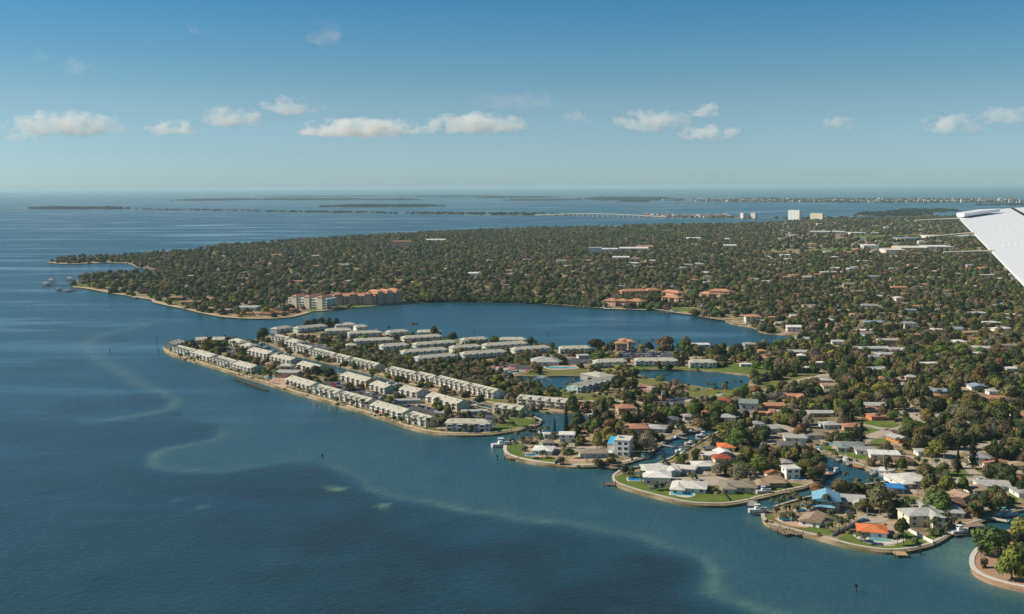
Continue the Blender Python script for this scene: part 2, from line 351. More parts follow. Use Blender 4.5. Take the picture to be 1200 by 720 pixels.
# ------------------------------------------------------------------ sea walls
def seawall(pxs, cap, label, face=mat('seawall_concrete', (.36, .30, .23), .9, .2, .6), capm=CONC, top=.25, k=3):
    pts = [G(x, y, 0) for x, y in smooth_px(pxs, k)]; n_ = len(pts); nrm = []
    for i in range(n_):
        d = (pts[min(i + 1, n_ - 1)] - pts[max(i - 1, 0)]).normalized(); nrm.append(Vector((d.y, -d.x, 0)))
    org = pts[n_ // 2].copy()
    e = empty('seawall', org)
    a = MB(); c = MB(); s = MB()
    for i in range(n_ - 1):
        p, q, u, v_ = pts[i] - org, pts[i + 1] - org, nrm[i], nrm[i + 1]
        def ring(o0, o1, z0, z1): return [p + u * o0 + Vector((0, 0, z0)), q + v_ * o0 + Vector((0, 0, z0)), q + v_ * o1 + Vector((0, 0, z0)), p + u * o1 + Vector((0, 0, z0)), p + u * o0 + Vector((0, 0, z1)), q + v_ * o0 + Vector((0, 0, z1)), q + v_ * o1 + Vector((0, 0, z1)), p + u * o1 + Vector((0, 0, z1))]
        a.hexa(ring(.35, -.2, .55, LZ + top - .15)); c.hexa(ring(.55, -cap, LZ + top - .15, LZ + top)); s.hexa(ring(.45, -.2, -1.5, .55))
    a.build('wall_face', face, e); c.build('cap', capm, e); s.build('tide_stained_footing', mat('algae_stain', (.085, .075, .05), .9, .3, .6), e)
    return reg(e, label, 'seawall', at=org, lm=False)
PALEC = mat('pale_concrete', (.56, .52, .46), .9, .1, .4)
TANC = mat('tan_promenade', (.50, .38, .27), .9, .15, .4)
seawall(FINGER[-2:] + FINGER[:21], 2.2, 'long tan seawall promenade along the open side of the townhouse peninsula', capm=TANC)
seawall(FINGER[20:26], .8, 'dark curved seawall round the palm lawn at the peninsula end')
seawall(FINGER[26:44], .8, 'low seawall along the near bank of the marina canal')
seawall(SH_CANAL_N[2:19], 1.6, 'tan seawall walk along the far bank of the marina canal', capm=TANC)
seawall(SH_P1[5:], 1.5, 'pale curved seawall in front of the aqua ranch house', capm=PALEC)
seawall(SH_P2[1:], 1.1, 'curved seawall round the lawn of the low white pool house')
seawall(SH_P3, 1.3, 'long curved seawall below the bright orange roofed house')
seawall(ISLET[5:14], 1.6, 'pale curved seawall round the bare soil islet', capm=PALEC)
seawall(SH_CANAL2, .7, 'seawall lining the boat canal behind the modern white house')
seawall(SH_BASIN[:-1], .7, 'seawall lining the sailboat basin')
seawall(SH_C4, .7, 'seawall along the narrow creek behind the islet')

# ------------------------------------------------------------------ sheets on the ground
GRASSM = mat('lawn', (.115, .160, .034), .95, .22, .12, spec=.1, detail=8)
DRYG = mat('dry_lawn', (.19, .175, .06), .95, .25, .1, col2=(.125, .155, .04), spec=.1, detail=8)
SAND = mat('sand', (.46, .36, .24), .95, .15, .2, spec=.1)
ASPH = mat('asphalt', (.075, .075, .085), .9, .15, .3)
ROADM = mat('concrete_road', (.40, .35, .28), .9, .12, .25)
PAVER = mat('pavers', (.48, .33, .24), .9, .12, .8)
BLOCK = []       # pixel polygons where no random tree may grow
def patch(name, pts, m, z=.03, k=3, block=True, kind=True):
    o = sheet(name, pts, LZ + z, m, k=k); struct(o)
    if block:
        BLOCK.append(smooth_px(pts, 2, True))
        if pts[0][1] > 400: BLOCK.append([(x, y + 3.0) for x, y in smooth_px(pts, 2, True)])
    return o
def ribbon(name, pts, width, m, z=.06, k=4, block=True):
    g = [G(x, y) for x, y in smooth_px(pts, k)]; mb = MB(); L = []
    for i in range(len(g)):
        d = (g[min(i + 1, len(g) - 1)] - g[max(i - 1, 0)]).normalized(); u = Vector((-d.y, d.x, 0)) * width / 2
        L.append((g[i] + u + Vector((0, 0, z)), g[i] - u + Vector((0, 0, z))))
    for a, c in zip(L[:-1], L[1:]): mb.quad(a[1], c[1], c[0], a[0])
    o = mb.build(name, m); struct(o)
    if block:
        BLOCK.append([PX(p[0]) for p in L] + [PX(p[1]) for p in reversed(L)])
        BLOCK.append([PX((p[0].x, p[0].y - 7, LZ)) for p in L] + [PX((p[1].x, p[1].y - 7, LZ)) for p in reversed(L)])
    return o
LAWNS = [
 [(594, 524), (593, 529), (600, 534), (612, 538), (630, 541), (648, 543.5), (651, 538), (640, 536), (622, 534), (612, 531), (618, 524), (605, 519)],
 [(721, 560), (722, 566), (740, 572), (760, 577.5), (782, 583.5), (800, 587.5), (820, 589.5), (845, 590.3), (866, 588), (886, 583), (880, 577), (862, 576), (838, 580), (832, 571), (826, 566), (795, 561), (788, 567), (765, 571), (755, 566), (745, 556), (728, 556)],
 [(845, 576), (862, 578), (886, 580), (905, 578), (935, 571), (940, 568), (920, 566), (918, 572), (890, 573), (888, 578)],
 [(898, 604), (903, 609), (920, 615), (936, 619), (955, 624), (974, 628), (978, 623), (965, 618), (940, 614), (922, 611), (910, 606)],
 [(980, 634.5), (999, 639.5), (1023, 643.7), (1044, 645.4), (1063, 644.2), (1080, 640.5), (1090, 637), (1080, 629), (1063, 623), (1050, 628), (1048, 640), (1015, 637), (1010, 626), (1000, 622)],
 [(1094, 637), (1104, 631.5), (1113, 625.5), (1105, 621), (1092, 625), (1084, 630)],
 [(640, 431), (660, 433), (685, 432), (690, 436), (688, 440), (660, 439.7), (636, 440), (630, 437)],
 [(738, 428.5), (770, 430.5), (800, 430.5), (842, 432), (860, 426), (900, 428), (915, 434), (897, 441), (884, 440), (866, 437.3), (840, 434.8), (800, 432.8), (760, 432.4), (738, 433.2)],
 [(744, 440), (762, 443.5), (776, 447), (780, 450), (765, 452), (750, 449), (740, 444)],
 [(806, 452), (822, 454.5), (836, 456.5), (856, 457), (874, 452.5), (890, 453), (880, 458), (860, 466), (840, 467), (815, 466), (800, 460)],
 [(897, 448), (925, 443), (955, 437), (968, 436), (965, 440), (940, 445), (915, 450), (895, 456), (885, 457), (880, 454)],
 [(574, 508), (590, 506), (607, 503), (620, 499.5), (630, 496), (628, 493), (615, 490), (600, 491), (588, 496), (578, 502)],
 [(500, 504), (512, 507), (533, 508.6), (557, 508.6), (575, 507.5), (572, 506), (530, 506), (515, 505), (508, 500), (500, 501)],
 [(304, 396.5), (312, 395.5), (320, 397), (322, 401), (312, 401), (305, 399.5)],
 [(520, 397.5), (540, 399.6), (542, 402), (524, 401)], [(590, 404), (628, 406.5), (632, 409), (605, 408)],
 [(1000, 510), (1018, 507), (1035, 504), (1030, 500), (1012, 500), (1003, 503)], [(1010, 497), (1030, 500), (1048, 502), (1053, 497), (1035, 494), (1015, 493)],
 [(1020, 519), (1032, 514), (1042, 516), (1042, 522), (1028, 523)], [(975, 529), (990, 533), (1005, 538), (1020, 538), (1018, 533), (1000, 531), (985, 526)],
 [(1112, 552), (1128, 554), (1140, 558), (1136, 563), (1120, 560), (1108, 556)], [(1128, 548), (1152, 550), (1156, 553), (1140, 554), (1128, 552)],
 [(1055, 585), (1068, 582), (1078, 584), (1070, 590), (1060, 590)], [(888, 489), (902, 487), (900, 494), (892, 494)],
 [(955, 525), (968, 521), (975, 524), (972, 530), (958, 530)], [(1182, 578), (1192, 574), (1196, 580), (1190, 590), (1184, 586)],
 [(600, 438.5), (640, 441.5), (636, 438), (610, 434.5), (580, 440), (575, 444), (590, 443)], [(574, 467), (592, 470), (604, 475), (590, 476), (572, 471)],
 [(672, 462), (700, 462), (720, 466), (716, 470), (690, 470), (666, 467)], [(650, 458.5), (662, 456), (672, 462), (668, 467), (655, 465)],
 [(372, 464.5), (396, 471.5), (397, 469.5), (374, 462)], [(1140, 517), (1165, 514), (1170, 516), (1150, 521), (1141, 520)],
 [(1085, 560), (1098, 556), (1100, 560), (1088, 563)], [(1132, 572), (1144, 570), (1146, 575), (1134, 577)], [(1170, 548), (1180, 549), (1178, 553), (1168, 552)],
 [(362, 364.5), (390, 362), (420, 359.5), (450, 356.5), (480, 354), (470, 352.5), (440, 355), (400, 358), (368, 361.5)],
 [(86, 332), (98, 333), (105, 336), (95, 336.3), (87, 335)], [(186, 352), (215, 357), (245, 364), (268, 369), (262, 366.5), (225, 357), (200, 351.5)],
 [(776, 362.5), (800, 365), (830, 367.5), (838, 365.5), (805, 361), (785, 360)], [(884, 381), (892, 386), (905, 389), (915, 386), (900, 382)]]
for i, L in enumerate(LAWNS): patch('lawn', L, DRYG if i in (6, 8, 9, 10, 27, 28, 29, 30) else GRASSM)
for L in ([(1000, 277), (1030, 276), (1060, 277), (1050, 279), (1005, 279.5)], [(942, 295), (975, 291), (1000, 291.5), (985, 294.5), (950, 297)], [(1040, 276.5), (1075, 275.5), (1090, 277), (1055, 278.5)]): patch('playing_field', L, GRASSM, k=2)
ribbon('lawn', [(x + 1, y - 3.1) for x, y in FINGER[2:18]], 5.0, DRYG, .035, block=False)
# beaches
ribbon('beach', SH_FAR[14:24], 9, SAND, .04, block=False); ribbon('beach', SH_FAR[21:31], 7, SAND, .045, block=False); ribbon('beach', SH_FAR[34:46], 5, SAND, .04, block=False); ribbon('beach', SH_FAR[0:5], 14, SAND, .04, block=False)
# streets, lots
for pts, wd in (([(1000, 522), (1012, 516), (1035, 507), (1058, 502), (1072, 497)], 9), ([(990, 497), (1010, 498), (1035, 503), (1048, 505)], 6), ([(1077, 505), (1070, 490), (1062, 478), (1058, 465), (1055, 452), (1050, 440)], 9),
                ([(1050, 483), (1075, 486), (1090, 490)], 7), ([(770, 561), (795, 561), (830, 562)], 7), ([(1110, 566), (1130, 562), (1160, 563), (1200, 566), (1230, 568)], 8), ([(1105, 545), (1125, 543), (1145, 557), (1160, 563)], 6),
                ([(1085, 548), (1100, 540), (1118, 530), (1140, 524), (1175, 517)], 8), ([(888, 466), (905, 456), (930, 448), (960, 441), (985, 437)], 8), ([(1065, 600), (1075, 592), (1085, 586), (1100, 583)], 6),
                ([(895, 512), (910, 508), (925, 503), (905, 497)], 7), ([(880, 530), (895, 522), (908, 516)], 7), ([(775, 497), (795, 494), (812, 493)], 6), ([(660, 471), (700, 470.5), (740, 471), (770, 474), (805, 470), (850, 462)], 7),
                ([(640, 525), (665, 527), (690, 524)], 7), ([(1040, 541), (1060, 535), (1085, 540)], 6), ([(1100, 508), (1115, 500)], 5), ([(955, 462), (975, 459), (1005, 456)], 7), ([(1020, 424), (1060, 424), (1120, 432)], 8), ([(1100, 434), (1130, 436), (1160, 433), (1200, 438)], 7), ([(1120, 468), (1140, 470), (1200, 472)], 7)):
    ribbon('street', pts, wd, ROADM)
patch('cul_de_sac', [(810, 560), (835, 558.5), (852, 560), (853, 566), (838, 569), (815, 566)], ROADM, .075)
patch('cul_de_sac', [(1008, 602), (1038, 602), (1041, 609), (1030, 613), (1008, 611)], ROADM, .075)
patch('cul_de_sac', [(675, 525), (700, 523), (712, 526), (705, 529), (680, 529)], ROADM, .075)
for L in ([(350, 406), (362, 402), (385, 406), (390, 410), (375, 412), (356, 411)], [(376, 448), (396, 447), (420, 455), (450, 463), (470, 474), (455, 476), (425, 468), (400, 459), (378, 453)], [(470, 474), (500, 476), (522, 484), (517, 490), (495, 484), (475, 479)],
          [(575, 431), (600, 427), (625, 430), (618, 434), (590, 434)], [(660, 420), (690, 421), (692, 426), (668, 427)], [(725, 413), (760, 411), (790, 415), (780, 421), (735, 421)], [(262, 406), (275, 409), (278, 414), (266, 415)], [(545, 486), (575, 485), (585, 494), (572, 499)], [(455, 432), (480, 438), (500, 446), (490, 446), (462, 438)],
          [(780, 468), (800, 466), (800, 478), (775, 478), (762, 474)]):
    patch('parking_lot', L, ASPH, .07)
for L in ([(312, 443), (330, 441), (340, 448), (333, 454), (318, 449)], [(668, 538.5), (684, 538), (686, 540.5), (668, 541)], [(690, 538.5), (712, 538), (714, 540), (692, 541)], [(908, 607), (918, 605), (936, 609), (948, 618), (930, 617), (914, 612)], [(1013, 628), (1040, 634), (1062, 631), (1055, 636), (1030, 639), (1012, 635)],
          [(641, 432), (650, 428.5), (675, 428.5), (678, 432), (660, 433.5), (645, 433.5)], [(785, 577), (792, 575), (815, 579), (808, 583), (795, 582)], [(1000, 624), (1012, 628), (1012, 633), (1002, 630)], [(618, 533), (632, 532), (640, 535), (628, 536.5)]):
    patch('terrace', L, PAVER if L[0][0] not in (1013, 785, 1000) else PALEC, .09)

BLOCK += [[(192, 411), (205, 418), (240, 428.5), (280, 441), (333, 457.5), (380, 470.5), (427, 485), (475, 501), (500, 506), (500, 500), (475, 492.5), (432, 479), (393, 467), (365, 458.5), (334, 449), (296, 437), (250, 424), (203, 411)], [(852, 503), (850, 512), (815, 533), (770, 554), (745, 556), (738, 550), (790, 537), (836, 510)], [(940, 573), (975, 560), (1000, 564), (1046, 560), (1054, 570), (1000, 580), (960, 592), (930, 596)], [(752, 538), (790, 513), (845, 500), (845, 505), (790, 517), (765, 536)]]
# ------------------------------------------------------------------ the far coast: keys, causeway land
FARP = []
def key(name, xl, xr, yl, yr, d, seed, name2='mangrove_wood', hgt=9, dens=1.0, lab=None, top=True, z=.8):
    r_ = random.Random(seed); n_ = 14; nearp = []; farp = []
    for i in range(n_ + 1):
        u = i / n_; x = xl + (xr - xl) * u; y = yl + (yr - yl) * u; e = min(1, 5 * u * (1 - u) + .15)
        nearp.append((x, y - d * (1 - e) * .5 + r_.uniform(-.05, .05) * d)); farp.append((x, y - d * e * .9 + r_.uniform(-.1, .1) * d))
    poly = smooth_px(nearp, 2) + list(reversed(smooth_px(farp, 2)))
    struct(sheet(name, poly, z, mat('key_ground', (.16, .14, .09), .95, .2, .01), thick=2))
    if top:
        c0 = G(xl, yl); c1 = G(xr, yr); cf = G((xl + xr) / 2, (yl + yr) / 2 - d); W_ = (c1 - c0).length; dp = abs(cf.y - (c0.y + c1.y) / 2)
        cnt = int(min(2500, max(60, W_ * dp / 700 * dens)))
        xs = np.array([r_.uniform(xl, xr) for _ in range(cnt)]); ys = np.array([max(yl, yr) - r_.random() * (d + abs(yl - yr)) for _ in range(cnt)])
        m_ = pip(poly, xs, ys); pts = [G(x, y, z) for x, y in zip(xs[m_], ys[m_])]
        FARP.append((name2, pts, hgt, lab))
key('key_ground', 375, 520, 243.2, 242.7, 2.6, 1, lab='flat mangrove key before the far causeway')
key('key_ground', 200, 312, 236.0, 234.6, 2.2, 2, lab='hazy mangrove key on the left horizon'); key('key_ground', 292, 437, 235.0, 234.8, 2.6, 3, lab='hazy mangrove key left of centre'); key('key_ground', 425, 492, 235.0, 234.6, 1.4, 4, lab='small hazy key')
key('key_ground', 300, 470, 230.8, 230.4, .7, 5); key('key_ground', 470, 600, 231.0, 230.8, 1.0, 6)
key('key_ground', 560, 655, 232.6, 231.8, 1.4, 7); key('key_ground', 590, 680, 235.4, 235.0, 1.1, 8); key('key_ground', 676, 800, 235.0, 235.2, 4.0, 9); key('key_ground', 790, 1230, 236.8, 238.2, 5.0, 10, dens=.25); key('key_ground', 722, 760, 236.8, 236.8, 1.0, 11)
key('key_ground', 998, 1092, 253.6, 252.8, 4.2, 12, hgt=9); key('key_ground', 1040, 1124, 249.5, 248.0, 3.0, 13, hgt=9)
key('key_ground', 1145, 1320, 240.8, 240.2, 1.2, 14); key('key_ground', -20, 24, 227.6, 227.4, .5, 15)
key('causeway_ground', 0, 40, 244.8, 244.9, .5, 16, top=False); key('causeway_ground', 34, 152, 245.2, 245.3, 1.0, 17, hgt=14, dens=1.2, lab='trees on the left end of the causeway'); key('causeway_ground', 148, 305, 245.9, 247.6, .8, 18, dens=.8, hgt=7); key('causeway_ground', 300, 460, 248.3, 250.4, 1.0, 19, hgt=8, dens=.9); key('causeway_ground', 455, 690, 250.6, 253.2, 1.6, 20, hgt=9)
key('causeway_ground', 752, 925, 254.8, 256.6, 1.6, 21, dens=.25, hgt=8); key('causeway_ground', 900, 1010, 257, 257.5, 1.8, 22, dens=.3, hgt=8)

# ------------------------------------------------------------------ haze
hb = MB(); hb.box(-126000, 126000, -126000, 126000, -3.6, 172)
hm = bpy.data.materials.new('haze'); hm.use_nodes = True; hm.node_tree.nodes.clear()
pv = hm.node_tree.nodes.new('ShaderNodeVolumePrincipled'); pv.inputs['Color'].default_value = (.60, .84, .92, 1); pv.inputs['Density'].default_value = 3.3e-5; pv.inputs['Anisotropy'].default_value = 0.1
om = hm.node_tree.nodes.new('ShaderNodeOutputMaterial'); hm.node_tree.links.new(pv.outputs[0], om.inputs['Volume'])
struct(hb.build('haze', hm), 'stuff')

# ------------------------------------------------------------------ clouds: real puffs of vapour 15 km out
def cloud(x0, x1, yt, yb, dist, seed, dens, label):
    cx = (x0 + x1) / 2; d = (Rc * ((cx - 600) / FPX) + Uc * ((360 - (yt + yb) / 2) / FPX) + Fv); p = CAM + d * dist
    k = dist / FPX; hx = (x1 - x0) / 2 * k; hz = (yb - yt) / 2 * k; hy = max(hx * .6, hz)
    bm = bmesh.new(); bmesh.ops.create_icosphere(bm, subdivisions=2, radius=1.0); me = bpy.data.meshes.new('cloud'); bm.to_mesh(me); bm.free()
    o = obj('cloud', me, loc=p, sc=(hx * 1.2, hy * 1.2, hz * 1.15))
    m = bpy.data.materials.new('cloud_vapour'); m.use_nodes = True; t = m.node_tree; t.nodes.clear(); N = t.nodes.new; L = t.links.new
    tc = N('ShaderNodeTexCoord'); 
    ln = N('ShaderNodeVectorMath'); ln.operation = 'LENGTH'; L(tc.outputs['Object'], ln.inputs[0])
    mp = N('ShaderNodeMapping'); mp.inputs['Scale'].default_value = (hx / hz * 1.05, hy / hz * 1.05, 1.35); mp.inputs['Location'].default_value = (seed * 7.3, seed * 3.1, 0); L(tc.outputs['Object'], mp.inputs['Vector'])
    nz = N('ShaderNodeTexNoise'); nz.inputs['Scale'].default_value = 1.0; nz.inputs['Detail'].default_value = 6; nz.inputs['Roughness'].default_value = .6; L(mp.outputs[0], nz.inputs['Vector'])
    sp = N('ShaderNodeSeparateXYZ'); L(tc.outputs['Object'], sp.inputs[0])
    def m2(op, a, b_):
        x = N('ShaderNodeMath'); x.operation = op
        for i, v in enumerate((a, b_)):
            if isinstance(v, (int, float)): x.inputs[i].default_value = v
            else: L(v, x.inputs[i])
        return x.outputs[0]
    fall = m2('MULTIPLY', ln.outputs['Value'], ln.outputs['Value'])
    v = m2('SUBTRACT', m2('ADD', m2('MULTIPLY', nz.outputs['Fac'], 5.6), -2.3), m2('MULTIPLY', fall, 1.0))
    v = m2('SUBTRACT', v, m2('MULTIPLY', m2('MAXIMUM', m2('SUBTRACT', -.35, sp.outputs['Z']), 0), 2.0))
    v = m2('MINIMUM', m2('MAXIMUM', v, 0), .5)
    v = m2('MULTIPLY', v, dens * .85)
    pv = N('ShaderNodeVolumePrincipled'); pv.inputs['Color'].default_value = (1, 1, 1, 1); L(v, pv.inputs['Density']); pv.inputs['Anisotropy'].default_value = 0
    om = N('ShaderNodeOutputMaterial'); L(pv.outputs[0], om.inputs['Volume']); me.materials.append(m)
    o['label'] = label; o['category'] = 'cloud'; o['group'] = 'small cumulus clouds over the horizon'; return o
for i, a in enumerate([
 (350, 492, 138, 166, 15000, .012, 'longest white cumulus cloud with a tall middle, centre left of sky'),
 (494, 622, 132, 162, 15500, .009, 'broken flat white cloud right of the longest cumulus'),
 (232, 308, 124, 154, 15000, .009, 'compact white cloud left of the longest cumulus'),
 (305, 378, 112, 140, 16000, .007, 'twin puffy cloud above the longest cumulus'),
 (172, 236, 140, 164, 16000, .010, 'small white cloud between compact and leftmost clouds'),
 (12, 146, 130, 166, 15000, .009, 'leftmost long white cloud bank low over the bay'),
 (716, 806, 128, 160, 15500, .007, 'ragged white cloud on the right half of the sky'),
 (796, 866, 146, 168, 16000, .008, 'low flat white cloud right of the ragged cloud'),
 (806, 846, 120, 142, 16500, .008, 'little round cloud above the low flat cloud'),
 (1080, 1150, 132, 164, 15500, .007, 'white cloud near the right edge of the sky'),
 (1140, 1215, 124, 150, 16000, .005, 'faint cloud at the right edge of the sky'),
 (355, 405, 24, 64, 12000, .0022, 'thin wispy cloud shred high in the sky'),
 (218, 240, 24, 46, 12000, .002, 'tiny wisp of cloud, highest left of the wispy shred'),
 (70, 114, 66, 94, 13000, .002, 'thin torn wisp of cloud in the upper left'),
 (36, 62, 56, 76, 13000, .002, 'tiny wisp of cloud left of the torn wisp'),
 (962, 1002, 134, 158, 15500, .006, 'small faint cloud in the gap right of the round cloud'),
 (0, 42, 154, 168, 16500, .007, 'tiny low cloud under the leftmost cloud bank'),
 (548, 664, 106, 132, 18000, .0007, 'long faint streak of high cloud right of centre'),
 (660, 692, 128, 150, 16000, .003, 'small pale puff between the broken and ragged clouds')]):
    cloud(a[0], a[1], a[2], a[3], a[4], i + 1, a[5], a[6])
# ------------------------------------------------------------------ building kit
RECTS = []        # cx, cy, rot, half width, half depth
SHARED = {}
def shared(key, fn):
    if key not in SHARED: SHARED[key] = fn()
    return SHARED[key]
def win_mesh(w_, h_):
    def f():
        m = MB(); m.box(-w_ / 2, w_ / 2, -.06, .05, 0, h_, 0); fr = .12
        for a in ((-w_ / 2 - fr, -w_ / 2, 0, h_), (w_ / 2, w_ / 2 + fr, 0, h_), (-w_ / 2 - fr, w_ / 2 + fr, h_, h_ + fr), (-w_ / 2 - fr, w_ / 2 + fr, -fr, 0)): m.box(a[0], a[1], -.12, .05, a[2], a[3], 1)
        return m.mesh('window', [GLASS, WHITE])
    return shared(('win', w_, h_), f)
def door_mesh(w_, h_, c='white'):
    def f():
        m = MB(); m.box(-w_ / 2, w_ / 2, -.08, .05, 0, h_, 0); m.box(-w_ / 2 - .1, w_ / 2 + .1, -.1, .05, h_, h_ + .1, 1); return m.mesh('door', [wallm(c), WHITE])
    return shared(('door', w_, h_, c), f)
def hip_roof(m, x0, x1, y0, y1, z, h, t=.22, mi=0, run=None):
    """closed hipped roof over a rectangle, ridge along the longer side"""
    W_, D_ = x1 - x0, y1 - y0; i = len(m.v)
    if W_ >= D_:
        r = D_ / 2 if run is None else run; a = (x0 + r, (y0 + y1) / 2, z + h); b = (x1 - r, (y0 + y1) / 2, z + h)
        m.v += [(x0, y0, z - t), (x1, y0, z - t), (x1, y1, z - t), (x0, y1, z - t), (x0, y0, z), (x1, y0, z), (x1, y1, z), (x0, y1, z), a, b]
        fs = [(0, 3, 2, 1), (0, 1, 5, 4), (1, 2, 6, 5), (2, 3, 7, 6), (3, 0, 4, 7), (4, 5, 9, 8), (5, 6, 9), (6, 7, 8, 9), (7, 4, 8)]
    else:
        r = W_ / 2 if run is None else run; a = ((x0 + x1) / 2, y0 + r, z + h); b = ((x0 + x1) / 2, y1 - r, z + h)
        m.v += [(x0, y0, z - t), (x1, y0, z - t), (x1, y1, z - t), (x0, y1, z - t), (x0, y0, z), (x1, y0, z), (x1, y1, z), (x0, y1, z), a, b]
        fs = [(0, 3, 2, 1), (0, 1, 5, 4), (1, 2, 6, 5), (2, 3, 7, 6), (3, 0, 4, 7), (4, 5, 8), (5, 6, 9, 8), (6, 7, 9), (7, 4, 8, 9)]
    for f in fs: m.f.append(tuple(i + k for k in f)); m.mi.append(mi)
def gable_roof(m, x0, x1, y0, y1, z, h, t=.22, mi=0, axis='x'):
    if axis == 'x':
        hip_roof(m, x0, x1, y0, y1, z, h, t, mi, run=0.0)
    else:
        i = len(m.v); xm = (x0 + x1) / 2
        m.v += [(x0, y0, z - t), (x1, y0, z - t), (x1, y1, z - t), (x0, y1, z - t), (x0, y0, z), (x1, y0, z), (x1, y1, z), (x0, y1, z), (xm, y0, z + h), (xm, y1, z + h)]
        for f in [(0, 3, 2, 1), (0, 1, 5, 4), (1, 2, 6, 5), (2, 3, 7, 6), (3, 0, 4, 7), (4, 5, 8), (5, 6, 9, 8), (6, 7, 9), (7, 4, 8, 9)]: m.f.append(tuple(i + k for k in f)); m.mi.append(mi)
def wall_box(m, x0, x1, y0, y1, z0, z1): m.box(x0, x1, y0, y1, z0, z1)
def porch_mesh(w_, d_, h_, kind):
    def f():
        m = MB(); P_ = .16
        for x in (-w_ / 2, w_ / 2 - P_):
            m.box(x, x + P_, -d_, -d_ + P_, 0, h_); m.box(x, x + P_, -.2, 0, 0, h_)
        m.box(-w_ / 2, w_ / 2, -d_, 0, 2.75, 2.98); m.box(-w_ / 2 - .1, w_ / 2 + .1, -d_ - .15, 0, h_, h_ + .18)
        m.box(-w_ / 2, w_ / 2, -d_, -d_ + .08, 2.98, 3.85); m.box(-w_ / 2, -w_ / 2 + .08, -d_, 0, 2.98, 3.85); m.box(w_ / 2 - .08, w_ / 2, -d_, 0, 2.98, 3.85)
        if kind == 'gable': gable_roof(m, -w_ / 2 - .5, w_ / 2 + .5, -d_ - .3, 4.2, h_ + .2, 2.1, axis='y', mi=1)
        return m.mesh('porch', [WHITE, roofm('thgrey')])
    return shared(('porch', w_, d_, h_, kind), f)
WC = {'white': 'white', 'offwhite': 'off white', 'cream': 'cream', 'yellow': 'yellow', 'pink': 'pink', 'palepink': 'pale pink', 'shade_violet': 'lilac', 'aqua': 'aqua', 'blue': 'light blue', 'green': 'green', 'teal': 'teal', 'tan': 'tan', 'peach': 'peach', 'orange': 'orange', 'grey': 'grey', 'palegreen': 'pale green', 'ltgrey': 'light grey', 'dkgrey': 'dark grey', 'terracotta': 'orange tile', 'tile': 'terracotta', 'red': 'red', 'brown': 'brown', 'rust': 'rust red', 'bluemetal': 'sky blue metal', 'tarp': 'bright blue', 'bluegrey': 'blue grey', 'greengrey': 'grey green', 'taupe': 'taupe', 'salmon': 'salmon tile', 'thgrey': 'grey'}
